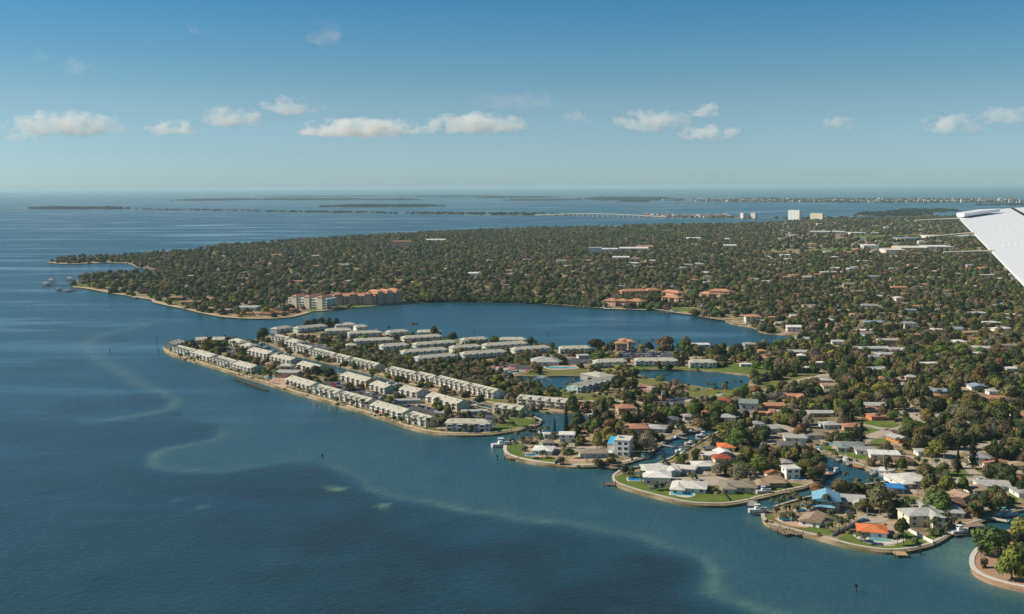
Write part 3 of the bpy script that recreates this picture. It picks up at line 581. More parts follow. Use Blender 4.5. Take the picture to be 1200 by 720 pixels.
def townhouse(xl, yl, xr, yr, wc, style='gable', depth=11.0, hw=5.9, roof='thgrey', end=None, label=None, group='two storey townhouse blocks'):
    a = G(xl, yl); b_ = G(xr, yr); L = (b_ - a).length * (.88 + .06 * ((xl * 3.7) % 1)); rz = math.atan2(b_.y - a.y, b_.x - a.x)
    ux = Vector((math.cos(rz), math.sin(rz), 0)); uy = Vector((-ux.y, ux.x, 0)); c = (a + b_) / 2 + uy * depth / 2
    e = empty('townhouse_block', (c.x, c.y, LZ), rz); e.scale = (1, 1, .82 + .05 * ((xl * 7) % 1)); RECTS.append((c.x, c.y, rz, L / 2 + .5, depth / 2 + 1.5))
    x0, x1, y0, y1 = -L / 2, L / 2, -depth / 2, depth / 2
    wl = MB(); wl.box(x0, x1, y0, y1, 0, hw); rf = MB(); rh = 2.5
    if style in ('gable', 'plain'):
        for x in (x0, x1):
            s = .02 if x == x1 else -.02
            wl.poly([(x, y0, hw), (x, y1, hw), (x, 0, hw + rh - .1)] if x == x1 else [(x, y1, hw), (x, y0, hw), (x, 0, hw + rh - .1)])
        o_ = .6; m = rf
        for sg in (-1, 1):
            m.hexa([(x0 - .5, 0, hw + rh - .18), (x1 + .5, 0, hw + rh - .18), (x1 + .5, sg * (depth / 2 + o_), hw - .3), (x0 - .5, sg * (depth / 2 + o_), hw - .3), (x0 - .5, 0, hw + rh + .05), (x1 + .5, 0, hw + rh + .05), (x1 + .5, sg * (depth / 2 + o_), hw - .05), (x0 - .5, sg * (depth / 2 + o_), hw - .05)] if sg < 0 else
                   [(x0 - .5, sg * (depth / 2 + o_), hw - .3), (x1 + .5, sg * (depth / 2 + o_), hw - .3), (x1 + .5, 0, hw + rh - .18), (x0 - .5, 0, hw + rh - .18), (x0 - .5, sg * (depth / 2 + o_), hw - .05), (x1 + .5, sg * (depth / 2 + o_), hw - .05), (x1 + .5, 0, hw + rh + .05), (x0 - .5, 0, hw + rh + .05)])
    else: hip_roof(rf, x0 - .6, x1 + .6, y0 - .6, y1 + .6, hw + .22, rh, run=depth * .42)
    wmesh = wl.build('wall', wallm(wc), e); r_ = rf.build('roof', roofm(roof), e)
    if end:
        en = MB(); en.poly([(x1 + .03, y0, 0), (x1 + .03, y1, 0), (x1 + .03, y1, hw), (x1 + .03, 0, hw + rh - .15), (x1 + .03, y0, hw)]); en.build('gable_end', wallm(end), e)
    nu = max(2, round(L / 7.2)); uw = L / nu
    pk = 'gable' if style == 'gable' else 'flat'
    wn = win_mesh(1.3, 1.35); sd = win_mesh(2.4, 2.05); wn2 = win_mesh(.9, 1.2)
    for i in range(nu):
        xc = x0 + (i + .5) * uw
        obj('porch', porch_mesh(3.4, 2.0, 5.5, pk), e, (xc - uw * .17, y0, 0))
        obj('sliding_door', sd, e, (xc - uw * .17, y0, .05)); obj('sliding_door', sd, e, (xc - uw * .17, y0, 3.05))
        obj('window', wn, e, (xc + uw * .3, y0, 1.0)); obj('window', wn, e, (xc + uw * .3, y0, 3.9))
        if i % 2 == 0: obj('roof_vent', shared('vent', lambda: vent_mesh()), r_, (xc, y0 * .45, hw + rh * .6))
    for z in (1, 3.9):
        for yy in (-2.6, 2.6):
            obj('window', wn2, e, (x1, yy, z), math.pi / 2); obj('window', wn2, e, (x0, yy, z), -math.pi / 2)
    if style != 'gable':                          # party wall ribs across the roof
        pass
    lab = label or f"{WC[wc]} two storey townhouse block"
    return reg(e, lab, 'townhouse', group, at=c)
def vent_mesh():
    m = MB(); m.box(-.3, .3, -.3, .3, -.3, .55); m.box(-.4, .4, -.4, .4, .55, .65); return m.mesh('roof_vent', METAL)
def house(x0, x1, yb, roof, wc, depth=11, style='hip', h=2.9, rot=None, rh=1.7, label=None, ext=None, seed=None, name='house', cat='house', group='single houses in the waterfront suburb', pool=None, endpoints=None, wins=True):
    r_ = random.Random(int(x0 * 7 + yb * 13) if seed is None else seed)
    a = G(x0, yb); b_ = G(x1, yb); full = (b_ - a).length
    if rot is None: rot = r_.uniform(-22, 22)
    s, c_ = abs(math.sin(R(rot))), math.cos(R(rot)); depth = min(depth, full * .95)
    L = max((full - depth * s) / c_, full * .55)
    rz = R(rot); ctr = (a + b_) / 2 + Vector((0, (L * s + depth * c_) / 2, 0))
    e = empty(name, (ctr.x, ctr.y, LZ), rz)
    if h < 3.5: e.scale = (1, 1, .86)
    RECTS.append((ctr.x, ctr.y, rz, L / 2 + 1, depth / 2 + 1.5))
    hx, hy = L / 2, depth / 2; wl = MB(); rf = MB(); ov = .7
    wl.box(-hx, hx, -hy, hy, 0, h)
    wing = style in ('hip', 'gable') and (ext if ext is not None else r_.random() < .55) and L > 13
    if wing:
        ws = r_.choice((-1, 1)); ww = min(7.0, L * .38); wx = ws * (hx - ww / 2); wd = 4.0
        wl.box(wx - ww / 2 + .01, wx + ww / 2 - .01, -hy - wd, -hy, 0, h - .05)
    if style == 'hip':
        hip_roof(rf, -hx - ov, hx + ov, -hy - ov, hy + ov, h + .2, rh)
        if wing: hip_roof(rf, wx - ww / 2 - ov, wx + ww / 2 + ov, -hy - wd - ov, hy * .6, h + .19, rh * .8)
    elif style == 'gable':
        gable_roof(rf, -hx - ov, hx + ov, -hy - ov, hy + ov, h + .2, rh)
        if wing: gable_roof(rf, wx - ww / 2 - ov, wx + ww / 2 + ov, -hy - wd - ov, 0, h + .19, rh * .8, axis='y')
    elif style == 'flat':
        rf.box(-hx - ov, hx + ov, -hy - ov, hy + ov, h, h + .3); rf.box(-hx - .2, hx + .2, -hy - .2, hy + .2, h + .3, h + .5)
    wl.build('wall', wallm(wc), e); ro = rf.build('roof', roofm(roof), e)
    if wins:
        floors = 2 if h > 4.5 else 1; fh = h / floors
        n_ = max(2, int(L / 4.2)); dk = r_.randrange(n_)
        for fl in range(floors):
            for i in range(n_):
                x = -hx + (i + .5) * L / n_; y = -hy
                if wing and abs(x - wx) < ww / 2 + .3: y = -hy - wd
                if i == dk and fl == 0: obj('door', door_mesh(1.1, 2.1, r_.choice(('white', 'brown', 'teal'))), e, (x, y, .02))
                else: obj('window', win_mesh(r_.choice((1.3, 1.9)), 1.2), e, (x, y, fl * fh + .95))
            for sx in (-1, 1):
                obj('window', win_mesh(1.3, 1.2), e, (sx * hx, 0, fl * fh + .95), sx * math.pi / 2)
        if L > 15 and r_.random() < .6:
            obj('roof_vent', shared('vent', vent_mesh), ro, (hx * .3, hy * .3, h + rh * .6))
    lab = label or f"{'tall ' if h > 4.5 else ''}{WC[wc]} house, {WC[roof]} roof"
    return reg(e, lab, cat, group, at=ctr)

# ------------------------------------------------------------------ townhouse blocks (front base line in photo pixels)
S = 'seawall townhouse row'
for a in [
 (203, 409.5, 217, 405, 'offwhite', 'plain'), (203.5, 413.5, 224.5, 419, 'offwhite', 'gable'), (225, 418.5, 247.5, 425, 'palepink', 'plain'), (250, 426, 272, 432.5, 'white', 'gable'), (273, 432, 295.5, 438.5, 'yellow', 'plain', 'green'),
 (334.5, 450.5, 365, 460, 'cream', 'plain', 'green'), (367.5, 461.5, 393.5, 469, 'white', 'gable'), (396, 469.5, 431, 479.5, 'palepink', 'gable'), (433, 481, 474, 493, 'palegreen', 'plain', 'green'), (476, 494.5, 500, 501.5, 'offwhite', 'gable', 'yellow'), (520.5, 505, 576, 506, 'shade_violet', 'hip')]:  # lilac end block: the bluish shade of its front is in the wall colour
    townhouse(*a[:6], end=a[6] if len(a) > 6 else None, group='townhouses along the open seawall')
for a in [
 (229, 404, 243, 403.5, 'grey', 'plain'), (248, 403.5, 263, 403.5, 'grey', 'plain'), (268.5, 404.5, 281, 408, 'cream', 'hip'), (282, 410, 293, 412, 'cream', 'hip'), (290.5, 416, 314, 421.5, 'palepink', 'plain'), (317, 423, 341, 429, 'palegreen', 'plain', 'green'),
 (348, 432.5, 371, 438.5, 'yellow', 'plain'), (398.5, 446, 430, 454.5, 'yellow', 'plain', 'tan'), (434, 456.5, 451, 462.5, 'cream', 'plain', 'green'), (468, 462.5, 489, 467.5, 'palepink', 'plain'), (498.5, 471, 537, 482, 'cream', 'plain', 'green'), (576, 484.5, 611, 489, 'yellow', 'gable')]:
    townhouse(*a[:6], end=a[6] if len(a) > 6 else None, group='townhouses inside the left peninsula')
for a in [
 (318, 400, 335, 403.5, 'white', 'gable'), (334.5, 405, 348, 408, 'white', 'hip'), (343.5, 411.5, 361, 415.5, 'palepink', 'gable'), (362.5, 416.5, 389, 423.5, 'offwhite', 'gable'), (390, 423.5, 406, 427.5, 'offwhite', 'gable'), (408, 428, 440, 436, 'cream', 'gable'),
 (452, 439, 483, 446.5, 'cream', 'gable'), (485.5, 446, 505, 451, 'white', 'gable'), (508.5, 450.5, 546, 460.5, 'palepink', 'gable'), (546.5, 460, 579, 468.5, 'white', 'gable'), (604, 474.5, 664, 480, 'cream', 'gable')]:
    townhouse(*a[:6], depth=11, group='townhouses along the far canal bank')
for a in [
 (324, 391.5, 343, 388.5, 'grey'), (346.5, 391, 386, 387, 'aqua'), (392, 386.5, 418, 385.5, 'white'), (416.5, 389, 432, 388, 'white'), (379.5, 393.5, 414, 392.5, 'green'), (406.5, 397, 450, 395, 'blue'), (413, 405.5, 464, 403.5, 'blue'), (455, 395.5, 480, 393.5, 'green'), (488, 395, 519, 394.5, 'white'),
 (470, 402.5, 521, 399.5, 'palegreen'), (446, 412.5, 481, 410, 'blue'), (485, 410.5, 537, 406.5, 'green'), (471, 419.5, 527, 415.5, 'blue'), (529, 414.5, 566, 411.5, 'palegreen'), (488, 427, 538, 422.5, 'blue'), (542, 405, 573, 402.5, 'grey'), (541, 422, 596, 418, 'aqua'), (567, 411.5, 620, 408, 'palegreen'),
 (584, 404, 617, 404, 'offwhite'), (600, 416.5, 648, 413, 'palegreen'), (655, 415, 694, 414, 'blue'), (697, 431.5, 736, 430, 'green'), (742, 429.5, 797, 429.5, 'shade_violet'), (807, 431.5, 841, 431.5, 'cream')]:
    townhouse(*a[:5], style='hip', depth=10 if a[0] < 690 else 11, group='townhouses on the wide northern bank')  # blue and aqua fronts: some real tint, some shade put into the wall colour
townhouse(675, 461.5, 720, 450.5, 'aqua', 'plain', label='slanting townhouse block with lit yellow end beside the fountain pond'); townhouse(702, 450, 722, 447, 'grey', 'hip', depth=24, label='grey roofed block end on between the two ponds')
# small outbuildings and club houses of the townhouse estate
house(404, 417.5, 411.5, 'thgrey', 'palepink', 9, 'hip', h=5.2, label='small pale pink block facing the hedges'); house(676, 691, 420.5, 'ltgrey', 'offwhite', 9, 'flat', label='small flat roofed pavilion beside the blue pool')
house(320, 350, 443.5, 'ltgrey', 'pink', 14, 'flat', h=4.2, rot=-8, label='pink poolside clubhouse on the left peninsula', name='clubhouse', cat='clubhouse', group=None)
house(327, 343, 438.5, 'thgrey', 'pink', 8, 'hip', h=6.6, rot=-8, label='raised pink upper storey of the poolside clubhouse', name='clubhouse', cat='clubhouse', group=None)
house(462, 492, 473.5, 'ltgrey', 'green', 6, 'flat', h=2.6, rot=4, label='long low green carport among the townhouses', wins=False, name='carport', cat='carport'); house(541, 571, 486.5, 'ltgrey', 'blue', 6, 'flat', h=2.6, rot=4, label='low blue carport beside the big green gable', wins=False, name='carport', cat='carport'); house(515, 530, 489, 'ltgrey', 'aqua', 7, 'flat', h=2.8, rot=-20, label='small aqua carport with pale roof', wins=False, name='carport', cat='carport')
ch = house(623, 655, 428.5, 'ltgrey', 'palepink', 20, 'hip', rot=0, rh=4.5, h=3.4, ext=False, label='pale pink clubhouse with wide hipped roof and cupola', name='clubhouse', cat='clubhouse', group=None)
m = MB(); m.box(-1.3, 1.3, -1.3, 1.3, 6.8, 9.2); m.build('cupola', WHITE, ch); m = MB(); hip_roof(m, -1.8, 1.8, -1.8, 1.8, 9.4, 1.6); m.build('cupola_roof', roofm('red'), ch)

# ------------------------------------------------------------------ single houses: x0, x1, base y, roof, wall, depth, style, rot, wall height
HS = [
 (624, 651, 534, 'white', 'white', 12, 'hip', -12, 2.9, 'low white house with white roof beside a small pool on palm lawn'), (656, 674, 519, 'white', 'white', 10, 'flat', -4, 4.6), (637, 648, 514, 'offwhite', 'blue', 9, 'flat', 5, 2.8), (633, 649, 524, 'taupe', 'aqua', 10, 'hip', 10, 2.8), (611, 624, 521, 'brown', 'tan', 9, 'hip', -10, 2.8),
 (679, 713, 537, 'taupe', 'aqua', 11, 'hip', 3, 3.0, 'aqua ranch house with mottled brown grey roof on the seawall'), (708, 717, 536, 'white', 'white', 6, 'flat', 0, 2.8, 'tiny white box shed beside the aqua ranch house'),
 (723, 745, 487, 'tile', 'tan', 13, 'hip', 5, 4.8), (733, 760, 510, 'tile', 'tan', 14, 'hip', 4, 4.0), (760, 784, 508, 'ltgrey', 'ltgrey', 12, 'hip', -12, 3.0), (781, 798, 497, 'dkgrey', 'grey', 11, 'hip', 8, 3.0), (802, 814, 493, 'grey', 'grey', 10, 'hip', 0, 3.0), (823, 834, 489, 'rust', 'tan', 9, 'hip', 10, 3.0),
 (844, 858, 474, 'red', 'brown', 10, 'hip', -10, 3.0), (884, 903, 469, 'grey', 'grey', 11, 'gable', 12, 3.0), (899, 920, 480, 'salmon', 'orange', 10, 'gable', 2, 2.9), (884, 909, 488, 'salmon', 'brown', 10, 'gable', -6, 2.9), (918, 942, 469, 'salmon', 'tan', 10, 'gable', 2, 2.9), (932, 948, 454, 'ltgrey', 'white', 9, 'flat', 8, 2.9), (956, 971, 464, 'taupe', 'tan', 10, 'hip', 0, 2.9),
 (890, 916, 424, 'salmon', 'palepink', 12, 'flat', 0, 3.2), (936, 944, 423, 'white', 'white', 10, 'hip', 0, 4.6), (957, 967, 429, 'white', 'white', 10, 'flat', 0, 3.0), (940, 951, 435, 'white', 'white', 9, 'flat', 0, 3.0), (873, 888, 407, 'grey', 'grey', 12, 'hip', 0, 3.0), (889, 898, 415, 'salmon', 'tan', 9, 'hip', 0, 3.0), (812, 832, 408, 'white', 'offwhite', 12, 'flat', 0, 3.4),
 (842, 864, 494, 'ltgrey', 'offwhite', 11, 'hip', -6, 2.9), (869, 881, 499, 'bluegrey', 'grey', 10, 'flat', 8, 2.8), (881, 896, 502, 'grey', 'brown', 10, 'hip', 6, 2.9), (887, 918, 508, 'ltgrey', 'white', 11, 'gable', 14, 2.9), (921, 948, 519, 'ltgrey', 'offwhite', 12, 'flat', -6, 2.9), (914, 948, 528, 'dkgrey', 'peach', 12, 'hip', -8, 2.9), (947, 970, 515, 'taupe', 'palepink', 11, 'hip', 0, 2.9),
 (932, 944, 494, 'grey', 'offwhite', 9, 'hip', 6, 2.9), (949, 980, 489, 'ltgrey', 'tan', 10, 'flat', -2, 2.8), (842, 864, 530, 'terracotta', 'cream', 12, 'hip', -8, 3.0), (839, 858, 537, 'white', 'white', 11, 'gable', 10, 2.9), (826, 838, 531, 'dkgrey', 'grey', 9, 'hip', 0, 2.9), (836, 857, 543, 'red', 'cream', 10, 'hip', 6, 2.9), (813, 838, 552, 'offwhite', 'aqua', 12, 'hip', 4, 2.9), (824, 842, 539, 'white', 'yellow', 9, 'flat', 0, 2.9),
 (754, 796, 558, 'offwhite', 'green', 14, 'gable', 10, 3.2, 'sprawling pale roofed house with green gable on the canal corner'), (792, 819, 556, 'offwhite', 'white', 8, 'flat', -18, 2.9), (755, 789, 569, 'white', 'ltgrey', 13, 'hip', -6, 4.0, 'white roofed house with peaked centre behind the blue pool lawn'), (788, 834, 579, 'offwhite', 'white', 14, 'hip', -13, 2.8, 'long low white pool house on the curved lawn'),
 (846, 890, 577.5, 'taupe', 'cream', 13, 'hip', -6, 2.9, 'cream house with grey brown hipped roof at the lawn hedge'), (884, 922, 572, 'tan', 'tan', 14, 'hip', 2, 2.9, 'tan roofed house with white awning above the canal mouth'), (894, 916, 561, 'rust', 'cream', 11, 'gable', 14, 3.2), (919, 938, 562, 'offwhite', 'white', 10, 'flat', 8, 5.4), (917, 929, 548, 'grey', 'grey', 9, 'hip', 0, 2.9),
 (939, 977, 619, 'tan', 'white', 15, 'gable', -28, 2.9, 'tan roofed house with white porch above the rocky dock'), (928, 938, 609.5, 'tan', 'palepink', 5, 'hip', 0, 2.5, 'little pink cabana beside the kidney pool'), (981, 1021, 595, 'ltgrey', 'cream', 13, 'gable', -14, 2.9), 
 (1062, 1104, 618, 'ltgrey', 'cream', 12, 'hip', 6, 5.2, 'two storey pale house with light grey roof and balcony by the creek'), (1086, 1136, 608, 'ltgrey', 'offwhite', 14, 'hip', -10, 2.9, 'long light grey roofed house above the creek boats'), (1103, 1139, 599, 'brown', 'brown', 14, 'hip', -12, 3.0, 'dark brown hip roofed house'), (1120, 1146, 590, 'tan', 'tan', 12, 'gable', 16, 3.0),
 (1047, 1091, 571, 'offwhite', 'white', 16, 'hip', 10, 3.0, 'broad cream roofed house right of the sailboat basin'), (1040, 1063, 579, 'tarp', 'ltgrey', 10, 'flat', -8, 2.9, 'flat roofed house under a bright blue tarpaulin'), (982, 1017, 529, 'greengrey', 'grey', 13, 'hip', -8, 2.8, 'grey green roofed ranch house on the basin lawn'), (1005, 1031, 534, 'grey', 'white', 10, 'flat', -8, 2.8), (1022, 1059, 540, 'white', 'white', 11, 'flat', -10, 3.4, 'long bright white flat roofed house over the basin'),
 (1050, 1071, 546, 'brown', 'tan', 9, 'hip', 0, 2.9), (1045, 1068, 520, 'ltgrey', 'orange', 13, 'gable', 22, 2.9, 'grey roofed house with vivid orange wall at the street corner'), (1011, 1039, 480, 'ltgrey', 'teal', 11, 'gable', -4, 2.9, 'teal house with pale roof near the junction'), (1016, 1031, 484, 'tile', 'teal', 8, 'hip', 0, 2.7), (1020, 1038, 493, 'tile', 'terracotta', 11, 'hip', 5, 2.9, 'tile roofed house with red orange walls near the junction'), (964, 985, 503, 'ltgrey', 'aqua', 10, 'hip', 6, 2.9), (989, 1012, 505, 'tile', 'tan', 10, 'hip', 0, 2.8),
 (1099, 1118, 494, 'grey', 'white', 11, 'hip', 10, 3.0), (1141, 1166, 547, 'grey', 'white', 13, 'hip', -12, 4.6, 'two storey white house with grey hipped roof beside tall pines'), (1156, 1183, 550, 'tile', 'palepink', 12, 'gable', -4, 2.9), (1150, 1187, 576, 'ltgrey', 'white', 12, 'gable', -6, 2.9, 'long white house with light grey roof by the right hand street'), (1138, 1164, 581, 'tan', 'offwhite', 11, 'hip', 8, 2.9), (1194, 1222, 584, 'grey', 'white', 12, 'hip', 0, 2.9),
 (1004, 1043, 412, 'ltgrey', 'teal', 12, 'gable', 2, 3.0), (1043, 1062, 413, 'ltgrey', 'offwhite', 11, 'gable', 0, 3.0), (1028, 1048, 419, 'ltgrey', 'peach', 10, 'gable', 0, 3.0), (1019, 1031, 422, 'grey', 'blue', 10, 'gable', 0, 3.0), (1015, 1040, 437, 'ltgrey', 'peach', 11, 'gable', 8, 3.0), (1029, 1040, 448, 'tile', 'offwhite', 10, 'hip', 6, 3.0), (962, 976, 450, 'ltgrey', 'peach', 10, 'hip', 0, 3.0), (965, 983, 456, 'tan', 'cream', 9, 'gable', 0, 2.9), (981, 994, 457, 'white', 'offwhite', 9, 'flat', 0, 2.9),
 (1078, 1104, 431, 'offwhite', 'white', 12, 'flat', 8, 3.0), (1134, 1155, 419, 'white', 'offwhite', 12, 'flat', 0, 3.4), (1116, 1126, 425, 'ltgrey', 'grey', 10, 'hip', 0, 3.0), (1180, 1194, 436, 'offwhite', 'white', 11, 'flat', 0, 3.0), (1139, 1159, 458, 'bluegrey', 'white', 12, 'gable', -6, 3.0), (1159, 1171, 463, 'ltgrey', 'white', 10, 'hip', 0, 3.0), (1089, 1111, 463, 'bluegrey', 'tan', 11, 'gable', 0, 3.0), (1094, 1108, 451, 'tile', 'white', 10, 'hip', 0, 3.0), (1151, 1188, 472, 'tile', 'palepink', 11, 'gable', -3, 3.0), (1088, 1105, 468, 'tile', 'peach', 9, 'hip', 0, 2.8), (1190, 1212, 492, 'tile', 'white', 10, 'hip', 0, 3.0),
 (1188, 1205, 551, 'tan', 'offwhite', 10, 'hip', 0, 3.0), (1125, 1139, 501, 'ltgrey', 'white', 10, 'hip', 10, 3.0), (1076, 1092, 535, 'ltgrey', 'white', 10, 'flat', 0, 3.0), (1010, 1022, 457, 'tan', 'cream', 9, 'hip', 0, 3.0), (868, 881, 430, 'white', 'white', 5, 'flat', 0, 2.4), (1062, 1076, 446, 'ltgrey', 'tan', 9, 'hip', 0, 3.0), (906, 917, 487, 'ltgrey', 'grey', 9, 'flat', 0, 2.8)]
for a in HS:
    house(a[0], a[1], a[2], a[3], a[4], a[5], a[6], h=a[8], rot=a[7], label=a[9] if len(a) > 9 else None)
for i, a in enumerate(HS):
    if i % 3 == 2 or a[1] - a[0] < 12: continue
    p = G((a[0] * .3 + a[1] * .7) if i % 2 else (a[0] * .7 + a[1] * .3), a[2] + .4); mb = MB(); wd = 2.2 + (i % 3) * .7; ln = 8 + (i % 4) * 2; t_ = R(a[7]); cc, ss = math.cos(t_), math.sin(t_)
    q4 = [(p.x + x * cc - y * ss, p.y + x * ss + y * cc, LZ + .05) for x, y in ((-wd, -ln), (wd, -ln), (wd, 0), (-wd, 0))]
    if not all(pip1(MAIN, *PX(v)) for v in q4) or any(pip1(b_, *PX(v)) for b_ in BLOCK[:len(LAWNS) * 2] for v in q4): continue
    mb.poly(q4); struct(mb.build('driveway', ROADM)); BLOCK.append([PX(v) for v in q4])
# orange roofed pool house
o = house(1008, 1047, 632, 'terracotta', 'white', 12, 'hip', h=3.0, rot=-14, rh=1.9, ext=False, label='white house with bright orange tile roof beside a turquoise pool')
# sky blue metal roofed house: two storeys with a lower skirt roof
o = house(955, 992, 601, 'bluemetal', 'tan', 14, 'gable', h=5.4, rot=-14, rh=2.4, ext=True, label='two storey tan house with sky blue metal roof')
m = MB(); m.hexa([(-12, -10.2, 2.9), (4, -10.2, 2.9), (4, -7, 3.4), (-12, -7, 3.4), (-12, -10.2, 3.05), (4, -10.2, 3.05), (4, -7, 3.55), (-12, -7, 3.55)]); m.build('porch_roof', roofm('bluemetal'), o)
# three storey cream house with green grey roof
house(867, 891, 487, 'greengrey', 'offwhite', 11, 'gable', h=8.0, rot=-12, rh=2.2, ext=False, label='tall cream three storey house with grey green roof')
# modern white house with blue deck roof
def modern():
    a = G(714, 536); b_ = G(743, 536); L = (b_ - a).length; c = (a + b_) / 2 + Vector((0, 8, 0)); e = empty('modern_house', (c.x, c.y, LZ), R(-16)); RECTS.append((c.x, c.y, R(-16), L / 2 + 1, 9))
    h1, h2 = 7.2, 9.6; xs = L / 2
    m = MB(); m.box(-xs * .35, xs * .9, -6.5, 6, 0, h2); m.box(-xs * .95, -xs * .35 - .02, -4.5, 6, 0, h1); m.build('wall', wallm('offwhite'), e)
    m = MB(); m.hexa([(-xs * .97, -4.8, h1 - .4), (-xs * .37, -4.8, h1 - .4), (-xs * .37, 6.3, h1 + 1.6), (-xs * .97, 6.3, h1 + 1.6), (-xs * .97, -4.8, h1 - .1), (-xs * .37, -4.8, h1 - .1), (-xs * .37, 6.3, h1 + 1.9), (-xs * .97, 6.3, h1 + 1.9)]); m.build('blue_roof', mat('blue_deck', (.05, .38, .62), .6), e)
    m = MB(); m.box(-xs * .35 - .2, xs * .9 + .2, -6.7, 6.2, h2, h2 + .35); m.build('flat_roof', roofm('offwhite'), e)
    m = MB(); m.box(-1, 1.2, -1, 1, h2 + .35, h2 + 1.2); m.build('roof_unit', METAL, e)
    for fl in range(3):
        for x in (xs * .1, xs * .6): obj('window', win_mesh(1.9, 1.7), e, (x, -6.5, fl * 3.1 + .9))
        for y in (-3, 2.5): obj('window', win_mesh(1.3, 2.0), e, (xs * .9, y, fl * 3.1 + .7), math.pi / 2)
    m = MB()
    for z in (3.1, 6.2): m.box(xs * .3, xs * .85, -8.2, -6.5, z, z + .15); m.box(xs * .3, xs * .85, -8.2, -8.1, z + .15, z + 1)
    m.build('balcony', WHITE, e)
    reg(e, 'modern white three storey house with blue sloping roof by the canal', 'house', 'single houses in the waterfront suburb', at=c)
modern()
# awnings / white porch roofs
# ------------------------------------------------------------------ large blocks on the far shore of the bay
def block(name, label, xl, yl, xr, yr, depth, h, floors, wc, roofc, style='flat', cat='apartment block', wingn=0, group=None, wstep=5.0, towers=0, fs=None, turn=0):
    a = G(xl, yl); b_ = G(xr, yr); L = (b_ - a).length; rz = math.atan2(b_.y - a.y, b_.x - a.x) + R(turn); ux = Vector((math.cos(rz), math.sin(rz), 0)); uy = Vector((-ux.y, ux.x, 0)); c = (a + b_) / 2 + uy * depth / 2
    e = empty(name, (c.x, c.y, LZ), rz); RECTS.append((c.x, c.y, rz, L / 2 + 3, depth / 2 + 4)); hx, hy = L / 2, depth / 2
    m = MB(); m.box(-hx, hx, -hy, hy, 0, h); m.build('wall', wallm(wc), e); m = MB()
    if style == 'flat': m.box(-hx - .4, hx + .4, -hy - .4, hy + .4, h, h + .8)
    else: hip_roof(m, -hx - 1, hx + 1, -hy - 1, hy + 1, h + .25, style)
    r_ = m.build('roof', roofm(roofc), e)
    n_ = max(2, int(L / wstep)); fh = h / floors; ww = win_mesh(2.2, 1.7)
    for f in range(floors):
        for i in range(n_): obj('window', ww, e, (-hx + (i + .5) * L / n_, -hy, f * fh + .9))
        for sx in (-1, 1):
            for yy in (-hy * .5, hy * .5): obj('window', ww, e, (sx * hx, yy, f * fh + .9), sx * math.pi / 2)
    if fs:
        m = MB()
        for f in range(1, floors): m.box(-hx - .3, hx + .3, -hy - 1.2, -hy, f * fh - .15, f * fh + .1)
        m.build('balcony_band', WHITE, e)
    for k in range(towers):
        x = -hx + (k + .5) * L / towers; m = MB(); m.box(x - 4, x + 4, -hy - 1.5, hy, 0, h + 2.5); m.build('stair_tower', wallm(wc), e); m = MB(); hip_roof(m, x - 4.6, x + 4.6, -hy - 2, hy + .5, h + 2.7, 2.4); m.build('tower_roof', roofm('salmon'), e)
    return reg(e, label, cat, group, at=c)
block('apartment_block', 'cream four storey waterfront block left of the pink blocks', 338, 361, 383, 363, 24, 13, 4, 'cream', 'white', towers=3, fs=True)
block('apartment_block', 'long pink four storey block with tiled roof on the bay', 387, 358, 440, 357.5, 20, 12, 4, 'pink', 'salmon', 3.0, towers=3)
block('apartment_block', 'taller pink block at the right end of the waterfront row', 440, 357, 472, 354.5, 24, 14, 4, 'pink', 'salmon', 3.5, towers=3)
for a, lb in (((707, 358.5, 721, 359.5), 'left of three'), ((721, 359, 734, 359.5), 'middle of three'), ((735, 359, 751, 360), 'right of three')):
    block('villa_block', f'salmon roofed waterfront villa, {lb} by the boat dock', *a, 16, 7, 2, 'peach', 'salmon', 3.2, cat='villa', group='salmon roofed villas')
for a, lb in (((730, 347.5, 757, 346), 'long salmon roofed villa behind the dock villas'), ((760, 346, 773, 345), 'small salmon roofed villa right of the long one'), ((773, 347, 797, 349), 'wide salmon roofed villa half hidden in trees'), ((774, 354, 796, 355), 'low salmon roofed villa behind the green shore'), ((818, 349, 832, 350.5), 'salmon roofed villa left in the inland pair'), ((830, 346.5, 855, 347), 'salmon roofed villa right in the inland pair')):
    block('villa_block', lb, *a, 13, 6.4, 2, 'peach', 'salmon', 3.0, cat='villa', turn=-14, group='salmon roofed villas')
block('villa_block', 'white two storey house with red tile roof on the bay corner', 874, 378, 892, 378, 14, 6.5, 2, 'white', 'salmon', 2.4, cat='villa')
block('apartment_block', 'brick coloured block rising from the far woods', 459, 291, 481, 291, 30, 17, 4, 'pink', 'salmon', cat='apartment block')
for a, lb, wc in (((736, 410, 743, 410), 'cream mediterranean apartment, right of three behind the trees', 'cream'), ((722, 412, 734, 412), 'peach mediterranean apartment, left of three behind the trees', 'peach'), ((729, 408.5, 739, 408), 'cream mediterranean apartment, rear of three behind the trees', 'cream')):
    block('apartment_block', lb, *a, 9, 7.5, 2, wc, 'salmon', 2.0, cat='apartment block')
